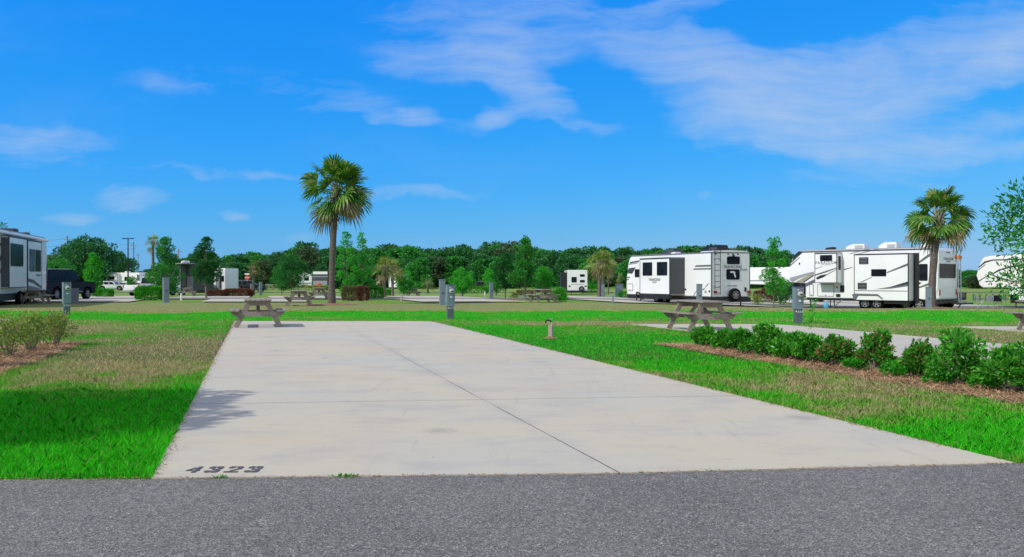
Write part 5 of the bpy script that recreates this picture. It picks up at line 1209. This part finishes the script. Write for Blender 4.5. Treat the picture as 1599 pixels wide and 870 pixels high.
# ------------------------------------------------------------------ poles, signs, fences
root = empty('stop_sign', pos(386, 150), 0, 'red stop sign beside the small distant palm', 'sign')
MB().box(-.04, .04, -.04, .04, 0, 3.0).build('post', M['alu'], root)
oct_ = [(.42*math.cos(R(22.5+45*k)), 2.25+.42*math.sin(R(22.5+45*k))) for k in range(8)]
b_ = MB().ext(oct_, 'y', -.06, -.042).build('sign_face', M['redc'], root)
text_obj('STOP', .34, M['label'], root, (0, -.064, 2.25), (R(90), 0, 0))
MB().box(-.42, .42, -.055, -.042, 2.75, 3.0).build('upper_plate', M['label'], root); MB().box(-.17, .17, -.055, -.042, 1.35, 1.78).build('lower_plate', M['label'], root)
root = empty('light_pole', pos(200, 150), 0, 'dark lamp post with two flat heads on the left', 'lamp post')
H = zpix(373, 150)+.75; MB().tube([(0, 0, 0), (0, 0, H)], [.14, .09], 10).build('pole', M['black'], root)
for s in (-1, 1): MB().box(min(s*.05, s*1.0), max(s*.05, s*1.0), -.2, .2, H-.02, H+.12).build('lamp_head', M['black'], root, .02)
root = empty('light_pole', pos(1424, 92), 0, 'dark lamp head showing over the long trailer roof', 'lamp post')
H = zpix(371, 92)+.75; MB().tube([(0, 0, 0), (0, 0, H)], [.1, .07], 10).build('pole', M['black'], root)
for s in (-1, 1): MB().box(min(s*.05, s*.62), max(s*.05, s*.62), -.18, .18, H-.02, H+.1).build('lamp_head', M['black'], root, .02)
poles = []
for px, Y, ty, lb in ((105, 215, 368, 'wooden utility pole behind the spreading oak'), (208.5, 245, 378, 'wooden utility pole just right of the lamp post'), (215.5, 330, 396, 'smallest utility pole right of the lamp post'), (279, 240, 388, 'utility pole between the two conical trees'), (40, 190, 362, 'utility pole hidden behind the left trailer')):
    X = gx(px, Y); H = zpix(ty, Y)-terrain(X, Y); r_ = empty('utility_pole', (X, Y, terrain(X, Y)), 0, lb, 'utility pole', 'utility poles')
    MB().tube([(0, 0, 0), (0, 0, H)], [.2, .14], 8).build('pole', M['wood'], r_); MB().box(-.9, .9, -.08, .08, H-1.0, H-.85).build('crossarm', M['wood'], r_); poles.append(Vector((X, Y, terrain(X, Y)+H)))
for k, (a, b, dz, lb) in enumerate(((4, 0, -.3, 'upper power line over the left trailer'), (4, 0, -1.8, 'lower power line over the left trailer'), (0, 1, -.3, 'upper power line between the utility poles'), (0, 1, -1.8, 'lower power line between the utility poles'), (1, 2, -.5, 'power line beyond the lamp post'))):
    p, q = poles[a], poles[b]; pts = [p.lerp(q, t/10)+Vector((0, 0, dz-1.2*4*(t/10)*(1-t/10))) for t in range(11)]
    o = MB().tube(pts, .022, 5).build('power_line', M['black']); tag(o, lb, 'cable', 'power lines')
def fence(pa, pb, Y, h, label, mat='label', n=12):
    r_ = empty('fence', pos(pa, Y), 0, label, 'fence'); Lf = gx(pb, Y)-gx(pa, Y)
    for k in range(n+1): MB().box(Lf*k/n-.06, Lf*k/n+.06, -.06, .06, 0, h+.05).build('post', M[mat], r_)
    mb = MB()
    for z in (.25, .6, .95): 
        if z < h: mb.box(0, Lf, -.03, .03, h*z-.06, h*z+.06)
    mb.build('rail', M[mat], r_); return r_
fence(415, 480, 165, 1.0, 'pale rail fence before the wood left of the tall palm', 'lgrey')
fence(1215, 1262, 72, .45, 'low white rail fence under the long trailer nose', n=5)
fence(1520, 1600, 82, .6, 'dark rail fence behind the cream trailer', 'galvd', 8)
# small mulch rings at the palm feet
def ring(px, Y, r, lb):
    x, y, z = pos(px, Y); mb = MB(); n = 24
    mb.add([(x, y, z+.09)]+[(x+r*math.cos(k*2*math.pi/n)*(1+rng.normal(0, .06)), y+r*.9*math.sin(k*2*math.pi/n), terrain(x, y+r*.9*math.sin(k*2*math.pi/n))+.012) for k in range(n)], [(0, 1+k, 1+(k+1) % n) for k in range(n)])
    tag(mb.build('mulch_ring', M['mulch']), lb, 'mulch', kind='structure')
ring(518, 45, 1.3, 'mulch ring round the tall palm'); ring(1455, 43, 1.3, 'mulch ring round the leaning palm'); ring(860, 19.35, .16, 'bare soil round the tap post'); ring(800, 59.5, 1.6, 'mulch ring under the centre trees')
